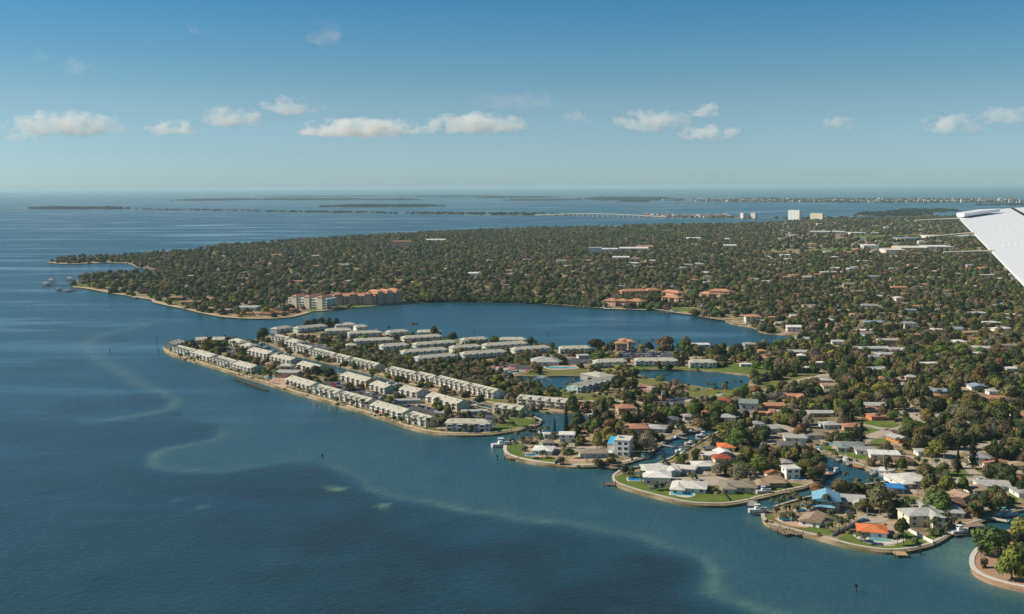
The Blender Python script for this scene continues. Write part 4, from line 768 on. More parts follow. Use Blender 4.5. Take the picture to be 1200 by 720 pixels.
# commercial sheds, school and mast in the woods
for x0, x1, y, hh, dp, wc, rc, lb in [
 (690, 705, 299, 16, 30, 'offwhite', 'ltgrey', 'white office block left of the mast'), (705, 724, 297, 9, 50, 'blue', 'white', 'low blue office beside the mast'), (726, 760, 295.5, 8, 60, 'palepink', 'white', 'long pale shed right of the mast'), (748, 766, 293, 7, 60, 'peach', 'salmon', 'peach roofed shed behind the long pale shed'), (718, 738, 306, 7, 40, 'white', 'white', 'white flat shed below the mast'),
 (1038, 1062, 297.5, 8, 60, 'palepink', 'offwhite', 'pink commercial block left in the far shopping strip'), (1056, 1088, 296, 10, 90, 'peach', 'offwhite', 'wide peach commercial block in the far shopping strip'), (1086, 1117, 293.5, 8, 70, 'offwhite', 'white', 'long white commercial block right in the far shopping strip'), (1012, 1030, 292, 8, 60, 'white', 'white', 'white shed beside the playing field'),
 (952, 992, 274.5, 7, 60, 'offwhite', 'white', 'long white shed before the far towers'), (998, 1016, 276, 7, 60, 'palepink', 'offwhite', 'pale pink shed right of the long white shed'), (1086, 1132, 280, 7, 80, 'offwhite', 'offwhite', 'very long pale shed behind the wing rods'), (1052, 1080, 282.5, 7, 60, 'bluegrey', 'bluegrey', 'blue grey shed behind the shopping strip'), (850, 864, 291.5, 7, 50, 'white', 'white', 'white shed in the middle of the far woods'), (805, 822, 282, 6, 50, 'white', 'white', 'small white shed in the distant woods'), (1127, 1146, 279, 6, 60, 'white', 'white', 'white shed just left of the wing'), (850, 856, 283, 6, 50, 'palepink', 'white', 'small pink shed in the distant woods'), (497, 520, 284, 6, 60, 'offwhite', 'white', 'pale shed right of the brick coloured block'), (548, 560, 325, 6, 30, 'white', 'white', 'white shed in the woods above the bay'), (212, 233, 357.5, 3.4, 14, 'brown', 'salmon', 'low long tiled motel wing left on the lawn shore'), (196, 213, 352.5, 3.4, 14, 'brown', 'rust', 'dark tiled motel wing above the lawn shore'), (274, 300, 364.5, 3.6, 24, 'offwhite', 'ltgrey', 'flat white roofed hall behind the lawn shore'), (254, 268, 367.5, 3.4, 20, 'brown', 'taupe', 'low brown hall on the lawn shore')]:
    e = block('shed', lb, x0, y, x1, y, dp, hh, 2 if hh > 6.5 else 1, wc, rc, cat='building', wstep=9, group='larger pale roofs in the far woods')
for i, (x0, x1, y) in enumerate([(284, 296, 370), (303, 318, 370), (320, 334, 369), (306, 322, 366), (335, 349, 365.5), (323, 333, 361.5)]):
    house(x0, x1, y, 'rust', 'peach', 10, 'hip', h=3.0, rot=0, group='low tiled cottages left of the cream block')
# radio mast
def mast(x, y, h, label, name='radio_mast'):
    p = G(x, y); e = empty(name, p); m = MB(); w0 = 1.6
    for sx, sy in ((-1, -1), (1, -1), (0, 1)): m.cyl((sx * w0, sy * w0, 0), (sx * .4, sy * .4, h), .35, .2, 4)
    m.build('lattice_leg', METAL, e); m = MB()
    for k in range(1, 9):
        z = h * k / 9; s = w0 + (0.4 - w0) * k / 9
        m.cyl((-s, -s, z), (s, -s, z), .15, n=4); m.cyl((s, -s, z), (0, s, z + 2), .15, n=4); m.cyl((0, s, z), (-s, -s, z + 2), .15, n=4)
    m.build('bracing', METAL, e); m = MB(); m.cyl((0, 0, h), (0, 0, h + 8), .2, n=5); m.build('antenna', WHITE, e)
    reg(e, label, 'mast', at=p)
mast(714.5, 300, 34, 'lattice radio mast rising from the middle of the woods'); mast(1010, 300, 26, 'lattice mast near the playing field', 'radio_mast')
# far towers, bridge, barrier island buildings
block('tower_block', 'white slab tower beyond the woods, tallest on the horizon', 922, 258, 938, 258, 16, 44, 10, 'white', 'offwhite', cat='tower', wstep=7, turn=-38)
block('tower_block', 'wide cream tower right of the tallest white tower', 948, 258, 965, 258, 18, 30, 7, 'cream', 'offwhite', cat='tower', wstep=7, turn=-38)
block('tower_block', 'left of the twin pink towers past the bridge', 866, 255.8, 872.5, 255.9, 18, 24, 6, 'palepink', 'offwhite', cat='tower', wstep=7, turn=-35, group='twin pink towers'); block('tower_block', 'right of the twin pink towers past the bridge', 879, 256, 885.5, 256, 18, 25, 6, 'palepink', 'offwhite', cat='tower', wstep=7, turn=-35, group='twin pink towers')
def bridge():
    a = G(628, 252.5, 2); b_ = G(782, 255.0, 2); L = (b_ - a).length; rz = math.atan2(b_.y - a.y, b_.x - a.x); c = (a + b_) / 2; e = empty('causeway_bridge', (c.x, c.y, 0), rz); n_ = 26
    def zt(u): return 5 + 11 * max(0, math.sin(math.pi * min(max((u + .03) / 1.06, 0), 1))) ** 1.2
    m = MB(); r_ = MB()
    for i in range(n_):
        u0, u1 = i / n_, (i + 1) / n_; x0, x1 = -L / 2 + L * u0, -L / 2 + L * u1; z0, z1 = zt(u0), zt(u1)
        m.hexa([(x0, -7, z0 - 2.5), (x1, -7, z1 - 2.5), (x1, 7, z1 - 2.5), (x0, 7, z0 - 2.5), (x0, -7, z0), (x1, -7, z1), (x1, 7, z1), (x0, 7, z0)])
        r_.hexa([(x0, -7.3, z0), (x1, -7.3, z1), (x1, -6.8, z1), (x0, -6.8, z0), (x0, -7.3, z0 + 1.1), (x1, -7.3, z1 + 1.1), (x1, -6.8, z1 + 1.1), (x0, -6.8, z0 + 1.1)])
    bc = mat('bridge_concrete', (.6, .56, .48), .9, .05); m.build('deck', bc, e); r_.build('parapet', bc, e)
    for i in range(1, n_):
        x = -L / 2 + L * i / n_; z = zt(i / n_); p = MB(); p.box(x - 3, x + 3, -5.5, 5.5, -2, 1.5); p.box(x - 2, x - .8, -5, 5, 1.5, z - 2.5); p.box(x + .8, x + 2, -5, 5, 1.5, z - 2.5); p.build('pier', bc, e)
    reg(e, 'long low concrete causeway bridge on piers across the far bay', 'bridge', at=c)
bridge()
r_ = random.Random(5)
def farbld(x, y, w_, h, wc, rc, label, group, hip=True):
    p = G(x, y); L = w_ * MPP(p); e = empty('far_building', p, r_.uniform(-.2, .2)); m = MB(); d = max(14, L * .5); m.box(-L / 2, L / 2, -d / 2, d / 2, 0, h); m.build('wall', wallm(wc), e); m = MB()
    if hip: hip_roof(m, -L / 2 - 1, L / 2 + 1, -d / 2 - 1, d / 2 + 1, h + .2, h * .45)
    else: m.box(-L / 2 - .4, L / 2 + .4, -d / 2 - .4, d / 2 + .4, h, h + 1)
    m.build('roof', roofm(rc), e); reg(e, label, 'building', group, at=p, lm=False)
for i in range(34):
    x = 757 + i * 3.9 + r_.uniform(-1, 1); y = 254.6 + (x - 752) / 100 - r_.uniform(0, .9)
    if 862 < x < 889: continue
    wc, rc = r_.choice((('pink', 'salmon'), ('palepink', 'rust'), ('peach', 'terracotta'), ('white', 'white'))) if x < 850 else r_.choice((('white', 'white'), ('offwhite', 'ltgrey')))
    farbld(x, y, r_.uniform(3.5, 6.5), r_.uniform(7, 13), wc, rc, f"tiny {WC[wc]} waterfront building past the bridge end", 'buildings past the far bridge', r_.random() < .7)
for i in range(120):
    x = 812 + i * 3.25 + r_.uniform(-1.4, 1.4); y = 236.4 + (x - 800) / 300 - abs(r_.gauss(0, .9)); wc = r_.choice(('white', 'offwhite', 'pink', 'peach', 'cream', 'white', 'grey', 'palepink'))
    farbld(x, min(y, 237.8), r_.uniform(2.0, 4.6), r_.choice((9, 12, 14, 18, 26)), wc, r_.choice(('salmon', 'ltgrey', 'offwhite', 'rust')), f"tiny {WC[wc]} building on the hazy far barrier island", 'buildings on the far barrier island', r_.random() < .5)
for x, w_ in ((783, 14), (1096, 9)): farbld(x, 235, w_, 10, 'offwhite', 'offwhite', 'long pale building on the hazy barrier island', 'buildings on the far barrier island', False)
# ------------------------------------------------------------------ houses glimpsed in the woods
TEST_MAIN = MAIN
RW, RR = {}, {}; fr = random.Random(21); cnt = 0; FARH = []
zones = [((850, 380, 1200, 440), 26, 0), ((880, 318, 1195, 398), 70, 0), ((640, 310, 900, 345), 14, 0), ((150, 315, 640, 345), 10, 0), ((880, 295, 1195, 330), 60, 1), ((640, 285, 900, 320), 26, 1), ((150, 298, 640, 330), 14, 1), ((900, 262, 1120, 300), 50, 1)]
stw, str_ = MB(), MB()
for (xa, ya, xb, yb), N_, q in zones:
    k = 0; tries = 0
    while k < N_ and tries < N_ * 12:
        tries += 1
        # even in ground area rather than in picture area
        v0, v1 = 1 / (yb - 217.), 1 / (ya - 217.); y = 217 + 1 / fr.uniform(v0, v1); x = fr.uniform(xa, xb)
        if y > 345 and x < 900 and y < 400: continue
        p = G(x, y)
        if any((p.x - b_[0]) ** 2 + (p.y - b_[1]) ** 2 < 700 + b_[3] ** 2 for b_ in RECTS): continue
        if not pip1(TEST_MAIN, x, y) or any(pip1(b_, x, y) for b_ in BLOCK): continue
        mp = MPP(p); wpx = fr.uniform(13, 24) / mp
        rc = fr.choice(('white', 'offwhite', 'ltgrey', 'ltgrey', 'tan', 'salmon', 'grey', 'taupe', 'tile', 'offwhite', 'bluegrey', 'taupe')); wc = fr.choice(('white', 'offwhite', 'cream', 'palepink', 'peach', 'tan', 'aqua'))
        st = fr.choice(('hip', 'gable', 'flat', 'gable')); hh = fr.choice((2.9, 2.9, 2.9, 3.2, 5.4))
        if q:
            L_ = wpx * mp; RECTS.append((p.x, p.y + 6, 0, L_ / 2 + 1, 7)); stw.box(p.x - L_ / 2, p.x + L_ / 2, p.y, p.y + 11, LZ, LZ + hh, RW.setdefault(wc, len(RW)))
            if st == 'flat': str_.box(p.x - L_ / 2 - .6, p.x + L_ / 2 + .6, p.y - .6, p.y + 11.6, LZ + hh, LZ + hh + .4, RR.setdefault(rc, len(RR)))
            else: hip_roof(str_, p.x - L_ / 2 - .6, p.x + L_ / 2 + .6, p.y - .6, p.y + 11.6, LZ + hh + .2, 1.7, mi=RR.setdefault(rc, len(RR)), run=None if st == 'hip' else 0.0)
        else: house(x - wpx / 2, x + wpx / 2, y, rc, wc, 11, st, h=hh, ext=False, group='houses glimpsed among the far trees', wins=y > 345)
        FARH.append((p.x, p.y, wpx * mp / 2, q)); k += 1

o = stw.build('distant_houses', [wallm(c) for c in RW]); struct(o, 'stuff'); o['label'] = 'walls of countless small houses deep in the far woods'; o['category'] = 'houses'
o = str_.build('distant_roofs', [roofm(c) for c in RR]); struct(o, 'stuff'); o['label'] = 'pale roofs of countless small houses deep in the far woods'; o['category'] = 'roofs'
# ------------------------------------------------------------------ foliage prototypes
def ico(m, c, r, sq, sub, rr):
    bm = bmesh.new(); bmesh.ops.create_icosphere(bm, subdivisions=sub, radius=1.0); i = len(m.v)
    for v in bm.verts:
        k = r * rr.uniform(.82, 1.08); m.v.append((c[0] + v.co.x * k, c[1] + v.co.y * k, c[2] + v.co.z * k * sq))
    for f in bm.faces: m.f.append(tuple(i + v.index for v in f.verts)); m.mi.append(0)
    bm.free()
def rdir(rr):
    z = rr.uniform(-1, 1); a = rr.uniform(0, 2 * math.pi); s = math.sqrt(1 - z * z); return Vector((s * math.cos(a), s * math.sin(a), z))
def leaf_quad(m, p, nrm, s, rr):
    t = nrm.cross(rdir(rr)); t = t.normalized() if t.length > 1e-3 else nrm.orthogonal().normalized(); b_ = nrm.cross(t)
    a, c = s * rr.uniform(.6, 1.3), s * rr.uniform(.5, 1.1)
    m.quad(p - t * a - b_ * c * .3, p + b_ * c * -1.0 + t * a * .2, p + t * a + b_ * c * .3, p + b_ * c - t * a * .2)
def crown_mesh(seed, nl, nf, leaf, sub=1, tall=.75, core=.80, mt=None):
    rr = random.Random(seed); m = MB(); lobes = []
    for i in range(nl):
        a = rr.uniform(0, 2 * math.pi); q = math.sqrt(rr.random()) * .58; r = rr.uniform(.34, .52) if i else .55
        lobes.append((Vector((q * math.cos(a), q * math.sin(a), (.45 + rr.uniform(-.22, .30) - .25 * q) * tall * 1.5)) if i else Vector((0, 0, .62 * tall * 1.5)), r))
    if core:
        for c, r in lobes: ico(m, c, r * core, .8, sub, rr)
    ws = [r * r for _, r in lobes]; k = 0
    while k < nf:
        c, r = rr.choices(lobes, ws)[0]; d = rdir(rr)
        if d.z < -.55: continue
        p = c + Vector((d.x * r, d.y * r, d.z * r * .85)) * rr.uniform(.8, 1.12)
        if any((p - c2).length < r2 * .72 for c2, r2 in lobes if c2 is not c): continue
        nrm = (d + rdir(rr) * .45).normalized(); leaf_quad(m, p, nrm, leaf, rr); k += 1
    return m.mesh('crown', mt or LEAF)
def trunk_mesh(seed):
    rr = random.Random(seed); m = MB(); m.cyl((0, 0, -.3), (.03, .02, .55), .075, .05, 7)
    for i in range(5):
        a = i * 1.26 + rr.uniform(-.3, .3); m.cyl((.03, .02, .42 + .03 * i), (math.cos(a) * .42, math.sin(a) * .42, .80 + rr.uniform(0, .15)), .035, .012, 5)
    return m.mesh('trunk', BARK)
def conifer_mesh(seed, nf, slim, leaf):
    rr = random.Random(seed); m = MB(); tiers = 9
    for i in range(tiers):
        z = .06 + .9 * i / tiers; r = (1 - (i / tiers) ** 1.5) * .9 * slim + .06; ico(m, (rr.uniform(-.03, .03), rr.uniform(-.03, .03), z + .05), r * .62, .09 / max(r, .08) * 1.1, 1, rr)
    for k in range(nf):
        z = rr.random() ** 1.1; r = ((1 - z ** 1.6) * .95 * slim + .02) * rr.uniform(.6, 1.08); a = rr.uniform(0, 2 * math.pi)
        p = Vector((r * math.cos(a), r * math.sin(a), .05 + z * .95)); nrm = (Vector((math.cos(a), math.sin(a), .5)) + rdir(rr) * .6).normalized(); leaf_quad(m, p, nrm, leaf, rr)
    return m.mesh('crown', LEAF)
def palm_crown(seed, nf=16):
    rr = random.Random(seed); m = MB()
    for i in range(nf):
        a = 2 * math.pi * i / nf + rr.uniform(-.25, .25); up = rr.uniform(-.35, .95); L = rr.uniform(.85, 1.1); d = Vector((math.cos(a), math.sin(a), 0)); s = Vector((-d.y, d.x, 0)); pts = []
        for j in range(6):
            t = j / 5; pts.append((d * (L * t * (1 - .12 * t)) + Vector((0, 0, L * (up * t - (.55 + .45 * up) * t * t * 1.15))), (.05 + .21 * math.sin(math.pi * min(1, t * .9 + .1)))))
        for (p, w0), (q, w1) in zip(pts[:-1], pts[1:]):
            dz = Vector((0, 0, -.10)); m.quad(p, q, q + s * w1 + dz, p + s * w0 + dz); m.quad(q, p, p - s * w0 + dz, q - s * w1 + dz)
    ico(m, (0, 0, -.06), .14, 1.2, 1, rr)
    return m.mesh('fronds', FROND)
def palm_trunk(seed):
    rr = random.Random(seed); m = MB(); ox, oy = rr.uniform(-.06, .06), rr.uniform(-.06, .06); q = [(0, 0, -.03), (ox * .4, oy * .4, .33), (ox * .8, oy * .8, .66), (ox, oy, 1)]
    for i in range(3): m.cyl(q[i], q[i + 1], .028 - .004 * i, .024 - .004 * i, 6)
    return m.mesh('trunk', mat('palm_bark', (.23, .19, .15), .9, .2, 3)), (ox, oy)
CROWNS = [crown_mesh(100 + i, 6 + i % 4, 560, .105) for i in range(8)]
SPARSE = [crown_mesh(200 + i, 7, 520, .07, core=.35) for i in range(3)]
TRUNKS = [trunk_mesh(i) for i in range(3)]
CONI = [conifer_mesh(300, 420, .20, .03), conifer_mesh(301, 420, .30, .035), conifer_mesh(302, 360, .14, .025)]
PALMC = [palm_crown(400 + i, 15 + i % 3) for i in range(4)]; PALMT = [palm_trunk(i) for i in range(4)]
LOWC = [crown_mesh(500 + i, 5 + i % 2, 130, .17, sub=1, core=.86, mt=LEAF_I) for i in range(8)]
FOL = {'key': (.026, .036, .020), 'dk': (.058, .074, .030), 'gr': (.110, .152, .038), 'yg': (.235, .225, .050), 'ol': (.158, .142, .062), 'br': (.195, .142, .084), 'gy': (.235, .196, .148), 'ru': (.22, .138, .058), 'mg': (.074, .100, .040)}
FN = {'dk': 'dark green', 'gr': 'leafy green', 'yg': 'yellow green', 'ol': 'olive green', 'br': 'brownish', 'gy': 'bare greyish', 'ru': 'rusty brown', 'mg': 'deep green'}
def jit(c, rr, a=.22):
    k = 1 + rr.uniform(-a, a); return tuple(max(.004, x * k * (1 + rr.uniform(-.1, .1))) for x in c)
tr = random.Random(77)
TREES = []     # kind, pos, height m, width m, colour key, score
def T(kind, p, h, w_, c): TREES.append((kind, Vector(p), h, w_, c, h * w_ / MPP(p) ** 2))
MT = [  # x0, x1, ytop, ybase, colour
 (1136, 1186, 614, 647, 'gr'), (1178, 1212, 603, 634, 'yg'), (1184, 1204, 622, 641, 'dk'), (1166, 1206, 635, 680, 'yg'), (1148, 1160, 651, 665.5, 'ol'), (1160, 1172, 641, 655, 'gy'),
 (1012, 1050, 565, 604, 'ol'), (1079, 1121, 571, 600, 'gr'), (1047, 1066, 604, 630, 'dk'), (1099, 1121, 555, 580, 'yg'), (1119, 1137, 557, 579, 'gr'), (1163, 1194, 546, 570, 'dk'), (1142, 1160, 580, 603, 'dk'), (1158, 1178, 582, 603, 'dk'), (1164, 1180, 571, 590, 'ol'), (1107, 1135, 487, 511, 'br'), (1134, 1152, 488, 513, 'dk'), (1083, 1112, 513, 536, 'yg'), (1065, 1088, 505, 530, 'ol'), (1098, 1118, 504, 527, 'dk'), (1114, 1136, 506, 527, 'dk'), (1157, 1187, 471, 496, 'dk'), (1153, 1161, 493, 516, 'gy'), (1160, 1168, 491, 516, 'gy'), (1171, 1190, 496, 514, 'ol'), (1160, 1180, 518, 543, 'dk'), (1176, 1199, 519, 543, 'dk'), (1084, 1114, 464, 486, 'dk'), (1124, 1151, 471, 492, 'dk'), (1052, 1074, 487, 507, 'gr'), (1056, 1075, 441, 474, 'ol'), (1072, 1093, 448, 475, 'ol'), (1018, 1042, 448, 466, 'yg'), (1024, 1047, 454, 474, 'ol'), (998, 1012, 428, 449, 'ol'), (1008, 1027, 429, 450, 'dk'), (993, 1008, 442, 459, 'gr'), (975, 998, 427, 448, 'dk'), (1059, 1082, 421, 443, 'br'), (1047, 1066, 428, 444, 'ol'), (983, 1000, 467, 486, 'gr'), (998, 1014, 464, 484, 'gr'), (960, 984, 461, 478, 'ru'), (1138, 1158, 426, 450, 'ru'), (1126, 1151, 458, 477, 'ru'), (1170, 1198, 449, 470, 'ol'), (1157, 1167, 412, 424, 'dk'), (1110, 1131, 449, 473, 'dk'), (1159, 1177, 441, 458, 'yg'),
 (854, 879, 539, 567, 'gy'), (870, 893, 547, 567, 'gy'), (875, 905, 531, 556, 'gr'), (900, 919, 536, 556, 'dk'), (943, 970, 564, 584, 'ru'), (971, 998, 559, 581, 'ol'), (847, 885, 497, 526, 'gr'), (929, 949, 495, 513, 'ru'), (913, 928, 521, 537, 'gr'), (914, 932, 476, 498, 'dk'), (930, 948, 478, 498, 'dk'), (919, 938, 470, 483, 'gy'), (830, 848, 472, 491, 'gr'), (845, 866, 473, 491, 'gr'), (737, 752, 430, 443, 'dk'), (735, 752, 442, 455, 'dk'), (720, 737, 439, 454, 'dk'), (759, 781, 480, 497, 'ol'), (786, 806, 471, 489, 'gr'), (802, 823, 470, 490, 'gr'), (724, 744, 479, 499, 'dk'), (719, 734, 492, 506, 'yg'), (666, 688, 481, 502, 'dk'), (689, 711, 488, 509, 'gr'), (691, 709, 505, 527, 'yg'), (706, 726, 506, 526, 'yg'), (663, 676, 470, 482, 'dk'), (745, 771, 505, 531, 'gy'), (850, 876, 401, 421, 'dk'), (836, 853, 405, 419, 'dk'), (881, 894, 421, 433, 'gr'), (893, 907, 417, 434, 'gr'), (906, 917, 423, 432, 'yg'), (921, 936, 422, 437, 'gr'), (946, 964, 405, 417, 'br'), (940, 958, 452, 467, 'dk'), (911, 931, 447, 459, 'br'), (894, 911, 450, 464, 'dk'), (861, 882, 449, 470, 'gr'), (854, 878, 456, 472, 'dk'), (870, 887, 459, 471, 'yg'),
 (710, 728, 397, 409, 'dk'), (694, 710, 397, 409, 'dk'), (769, 793, 392, 411, 'br'), (796, 811, 391, 408, 'gy'), (791, 813, 397, 412, 'gr'), (754, 766, 400, 410, 'dk'), (808, 826, 403, 417, 'ol'), (824, 842, 404, 417, 'ol'), (690, 715, 410, 424, 'gr'), (686, 710, 396, 410, 'dk'), (615, 628, 394, 405, 'dk'), (570, 589, 393, 404, 'gr'), (502, 516, 381, 395, 'dk'), (524, 538, 389, 398, 'dk'), (507, 521, 417, 429, 'yg'), (541, 562, 397, 409, 'dk'), (354, 366, 374, 384, 'dk'), (362, 375, 372, 384, 'dk'), (371, 384, 371, 384, 'dk'), (380, 391, 371, 385, 'dk'), (388, 400, 372, 386, 'dk'), (299, 319, 383, 398, 'dk'), (233, 250, 396, 411, 'yg'), (245, 264, 397, 410, 'gr'), (218, 233, 397, 409, 'dk'), (249, 262, 405, 413, 'br'), (417, 436, 391, 404, 'gr'), (474, 491, 388, 399, 'gr'), (322, 334, 412, 424, 'dk'), (362, 378, 427, 440, 'dk'), (380, 393, 430, 443, 'dk'), (326, 338, 394, 403, 'dk'), (278, 290, 405, 416, 'dk'), (268, 281, 414, 424, 'ol'), (520, 531, 471, 491, 'ol'), (532, 543, 480, 493, 'ol'), (543, 554, 480, 492, 'ol'), (557, 571, 480, 492, 'ol'), (452, 463, 462, 474, 'yg'), (416, 427, 458, 469, 'yg'), (401, 418, 447, 458, 'ol'), (1092, 1116, 404, 418, 'gr'), (1112, 1139, 401, 419, 'gr'), (1160, 1178, 402, 413, 'ol'), (1178, 1200, 406, 424, 'dk'), (1060, 1084, 402, 418, 'dk'), (1152, 1176, 423, 446, 'dk'), (1196, 1216, 520, 540, 'dk'), (1188, 1206, 560, 580, 'dk')]
for x0, x1, yt, yb, c in MT:
    p = G((x0 + x1) / 2, yb - .5); mp = MPP(p); T('sparse' if c == 'gy' else 'tree', p, (yb - yt) * mp, (x1 - x0) * mp, c)
for x0, x1, yt, yb, s in [(1118, 1125.5, 526, 557, 0), (1133, 1146, 507, 550, 1), (1163, 1171, 521, 556, 0), (1089, 1098, 552, 577, 1), (1050, 1056.5, 446, 480, 0), (1037, 1045, 417, 437, 1), (754, 760, 464, 498, 0), (702, 711, 470, 492, 1), (660, 667, 472, 508, 0), (745, 751, 472, 498, 0), (796, 804, 413, 430, 1), (1041, 1049, 437, 455, 1), (1005, 1014, 492, 522, 1), (869, 876, 486, 513, 0), (880, 887, 483, 496, 1), (1172, 1178, 418, 437, 0), (648, 652, 490, 508, 0), (839, 846, 485, 500, 0)]:
    p = G((x0 + x1) / 2, yb - .5); mp = MPP(p); T('conifer', p, (yb - yt) * mp, (x1 - x0) * mp, 'dk')
# ------------------------------------------------------------------ free growth between the houses
RA = np.array(RECTS)
def clear_many(xy, mrg, corridor=None, use=None):
    ok = np.ones(len(xy), bool)
    for s in range(0, len(xy), 2000):
        P_ = xy[s:s + 2000]; m_ = mrg[s:s + 2000][:, None]; dx = P_[:, 0:1] - RA[None, :, 0]; dy = P_[:, 1:2] - RA[None, :, 1]
        c_, s_ = np.cos(RA[:, 2]), np.sin(RA[:, 2]); u = np.abs(dx * c_ + dy * s_); v = np.abs(-dx * s_ + dy * c_)
        bad = ((u < RA[:, 3] + m_) & (v < RA[:, 4] + m_)).any(1)
        if corridor:      # an open strip of garden and street before each house
            dist = np.hypot(RA[:, 0], RA[:, 1]); ux, uy = RA[:, 0] / dist, RA[:, 1] / dist; along = -(dx * ux + dy * uy); side = np.abs(-dx * uy + dy * ux)
            bad |= ((along > 0) & (along < RA[:, 4] + corridor(dist)) & (side < RA[:, 3] * .85)).any(1) & use[s:s + 2000]
        ok[s:s + 2000] = ~bad
    return ok
def clear_of_houses(p, mrg, corridor): return bool(clear_many(np.array([[p.x, p.y]]), np.array([mrg]))[0])
ALLB = BLOCK + [POND_A, POND_B]
def on_land(x, y): return pip1(MAIN, x, y) or pip1(FINGER_S, x, y)
def blocked(x, y): return any(pip1(b_, x, y) for b_ in ALLB)
def grow(xa, ya, xb, yb, N_, pal, hr, wr, corr, keep=.0, kind=None):
    k = 0
    v0, v1 = 1 / (yb - 217.) ** 2, 1 / (ya - 217.) ** 2      # even in ground area
    n_try = N_ * 2
    ys = 217 + 1 / np.sqrt(np.array([tr.uniform(v0, v1) for _ in range(n_try)])); xs = np.array([tr.uniform(xa, xb) for _ in range(n_try)])
    ok = pip(MAIN, xs, ys) | pip(FINGER_S, xs, ys)
    for b_ in ALLB: ok &= ~pip(b_, xs, ys)
    xs, ys = xs[ok], ys[ok]; n_ = len(xs)
    if not n_: return
    pts = [G(x, y) for x, y in zip(xs, ys)]; ws_ = np.array([tr.uniform(*wr) for _ in range(n_)]); use = np.array([tr.random() > keep for _ in range(n_)])
    ok = clear_many(np.array([(p.x, p.y) for p in pts]), ws_ * .3, corr, use)
    for i in np.nonzero(ok)[0][:N_]:
        c = tr.choices(*pal)[0]; kd = kind or ('sparse' if c == 'gy' and tr.random() < .6 else 'tree')
        T(kd, pts[i], tr.uniform(*hr), ws_[i], c)
PAL = (('dk', 'gr', 'yg', 'ol', 'br', 'gy', 'ru', 'mg'), (25, 17, 7, 32, 10, 10, 2, 12))
PALW = (('dk', 'gr', 'ol', 'br', 'gy', 'yg'), (24, 20, 34, 10, 8, 6))
PALF = (('dk', 'gr', 'yg', 'ol', 'br', 'gy', 'ru', 'mg'), (30, 11, 4, 32, 11, 11, 1, 14))
def cor(a): return lambda dist: np.clip(dist * a, 3, 40)
grow(840, 395, 1260, 520, 1150, PAL, (4, 11.5), (5, 17), cor(.017), .15)
grow(640, 465, 900, 560, 300, PAL, (4, 9), (5, 11), cor(.015), .15)
grow(880, 515, 1260, 610, 270, PAL, (4, 8.5), (5, 10.5), cor(.014), .12)
grow(200, 396, 640, 500, 1300, PALW, (2.5, 7), (4, 10), cor(.009), .5)
grow(590, 395, 860, 470, 340, PAL, (4, 8), (5, 10), cor(.011), .3)
# belt of scrubby oaks between the canal rows and the northern rows
BELT = [(370, 398), (430, 410), (470, 424), (520, 430), (560, 434), (590, 444), (630, 455), (655, 462), (640, 468), (600, 466), (585, 460), (545, 450), (500, 441), (470, 436), (445, 430), (410, 424), (395, 415)]
bx = np.array([tr.uniform(370, 655) for _ in range(1500)]); by = np.array([tr.uniform(398, 468) for _ in range(1500)]); mk = pip(BELT, bx, by)
for x, y in list(zip(bx[mk], by[mk]))[:330]:
    p = G(x, y)
    if clear_of_houses(p, 2.5, None) and not blocked(x, y): c = tr.choices(*PALW)[0]; T('sparse' if c == 'gy' and tr.random() < .5 else 'tree', p, tr.uniform(4.5, 8), tr.uniform(6, 11), c)
# islet greenery
for x, y, c in ((1175, 632, 'dk'), (1196, 652, 'gr'), (1188, 648, 'dk'), (1200, 664, 'ol'), (1205, 640, 'gr')): p = G(x, y); T('tree', p, tr.uniform(4, 7), tr.uniform(6, 9), c)
# far woods
def corf(dist): return np.clip(dist * .009, 5, 30)
grow(60, 268, 900, 372, 16000, PALF, (5.5, 11.5), (8, 19), corf, .35, kind='wood')
grow(880, 300, 1300, 400, 5600, PALF, (5, 11.5), (6, 17), corf, .45, kind='wood')
grow(600, 254, 1500, 302, 9000, PALF, (7, 13), (10, 19), corf, .4, kind='wood')
# shoreline mangroves: dense dark rim
for x in np.arange(486, 710, 1.4):
    for k in range(3):
        y = np.interp(x, [486, 525, 570, 637, 680, 707], [354.5, 353.5, 353.5, 355.7, 359, 361]) - .2 - k * 1.0 - tr.random() * .6; p = G(x + tr.uniform(-1, 1), y)
        if clear_of_houses(p, 1, None): T('wood', p, tr.uniform(5, 8), tr.uniform(8, 12), tr.choice(('mg', 'gr', 'dk')))
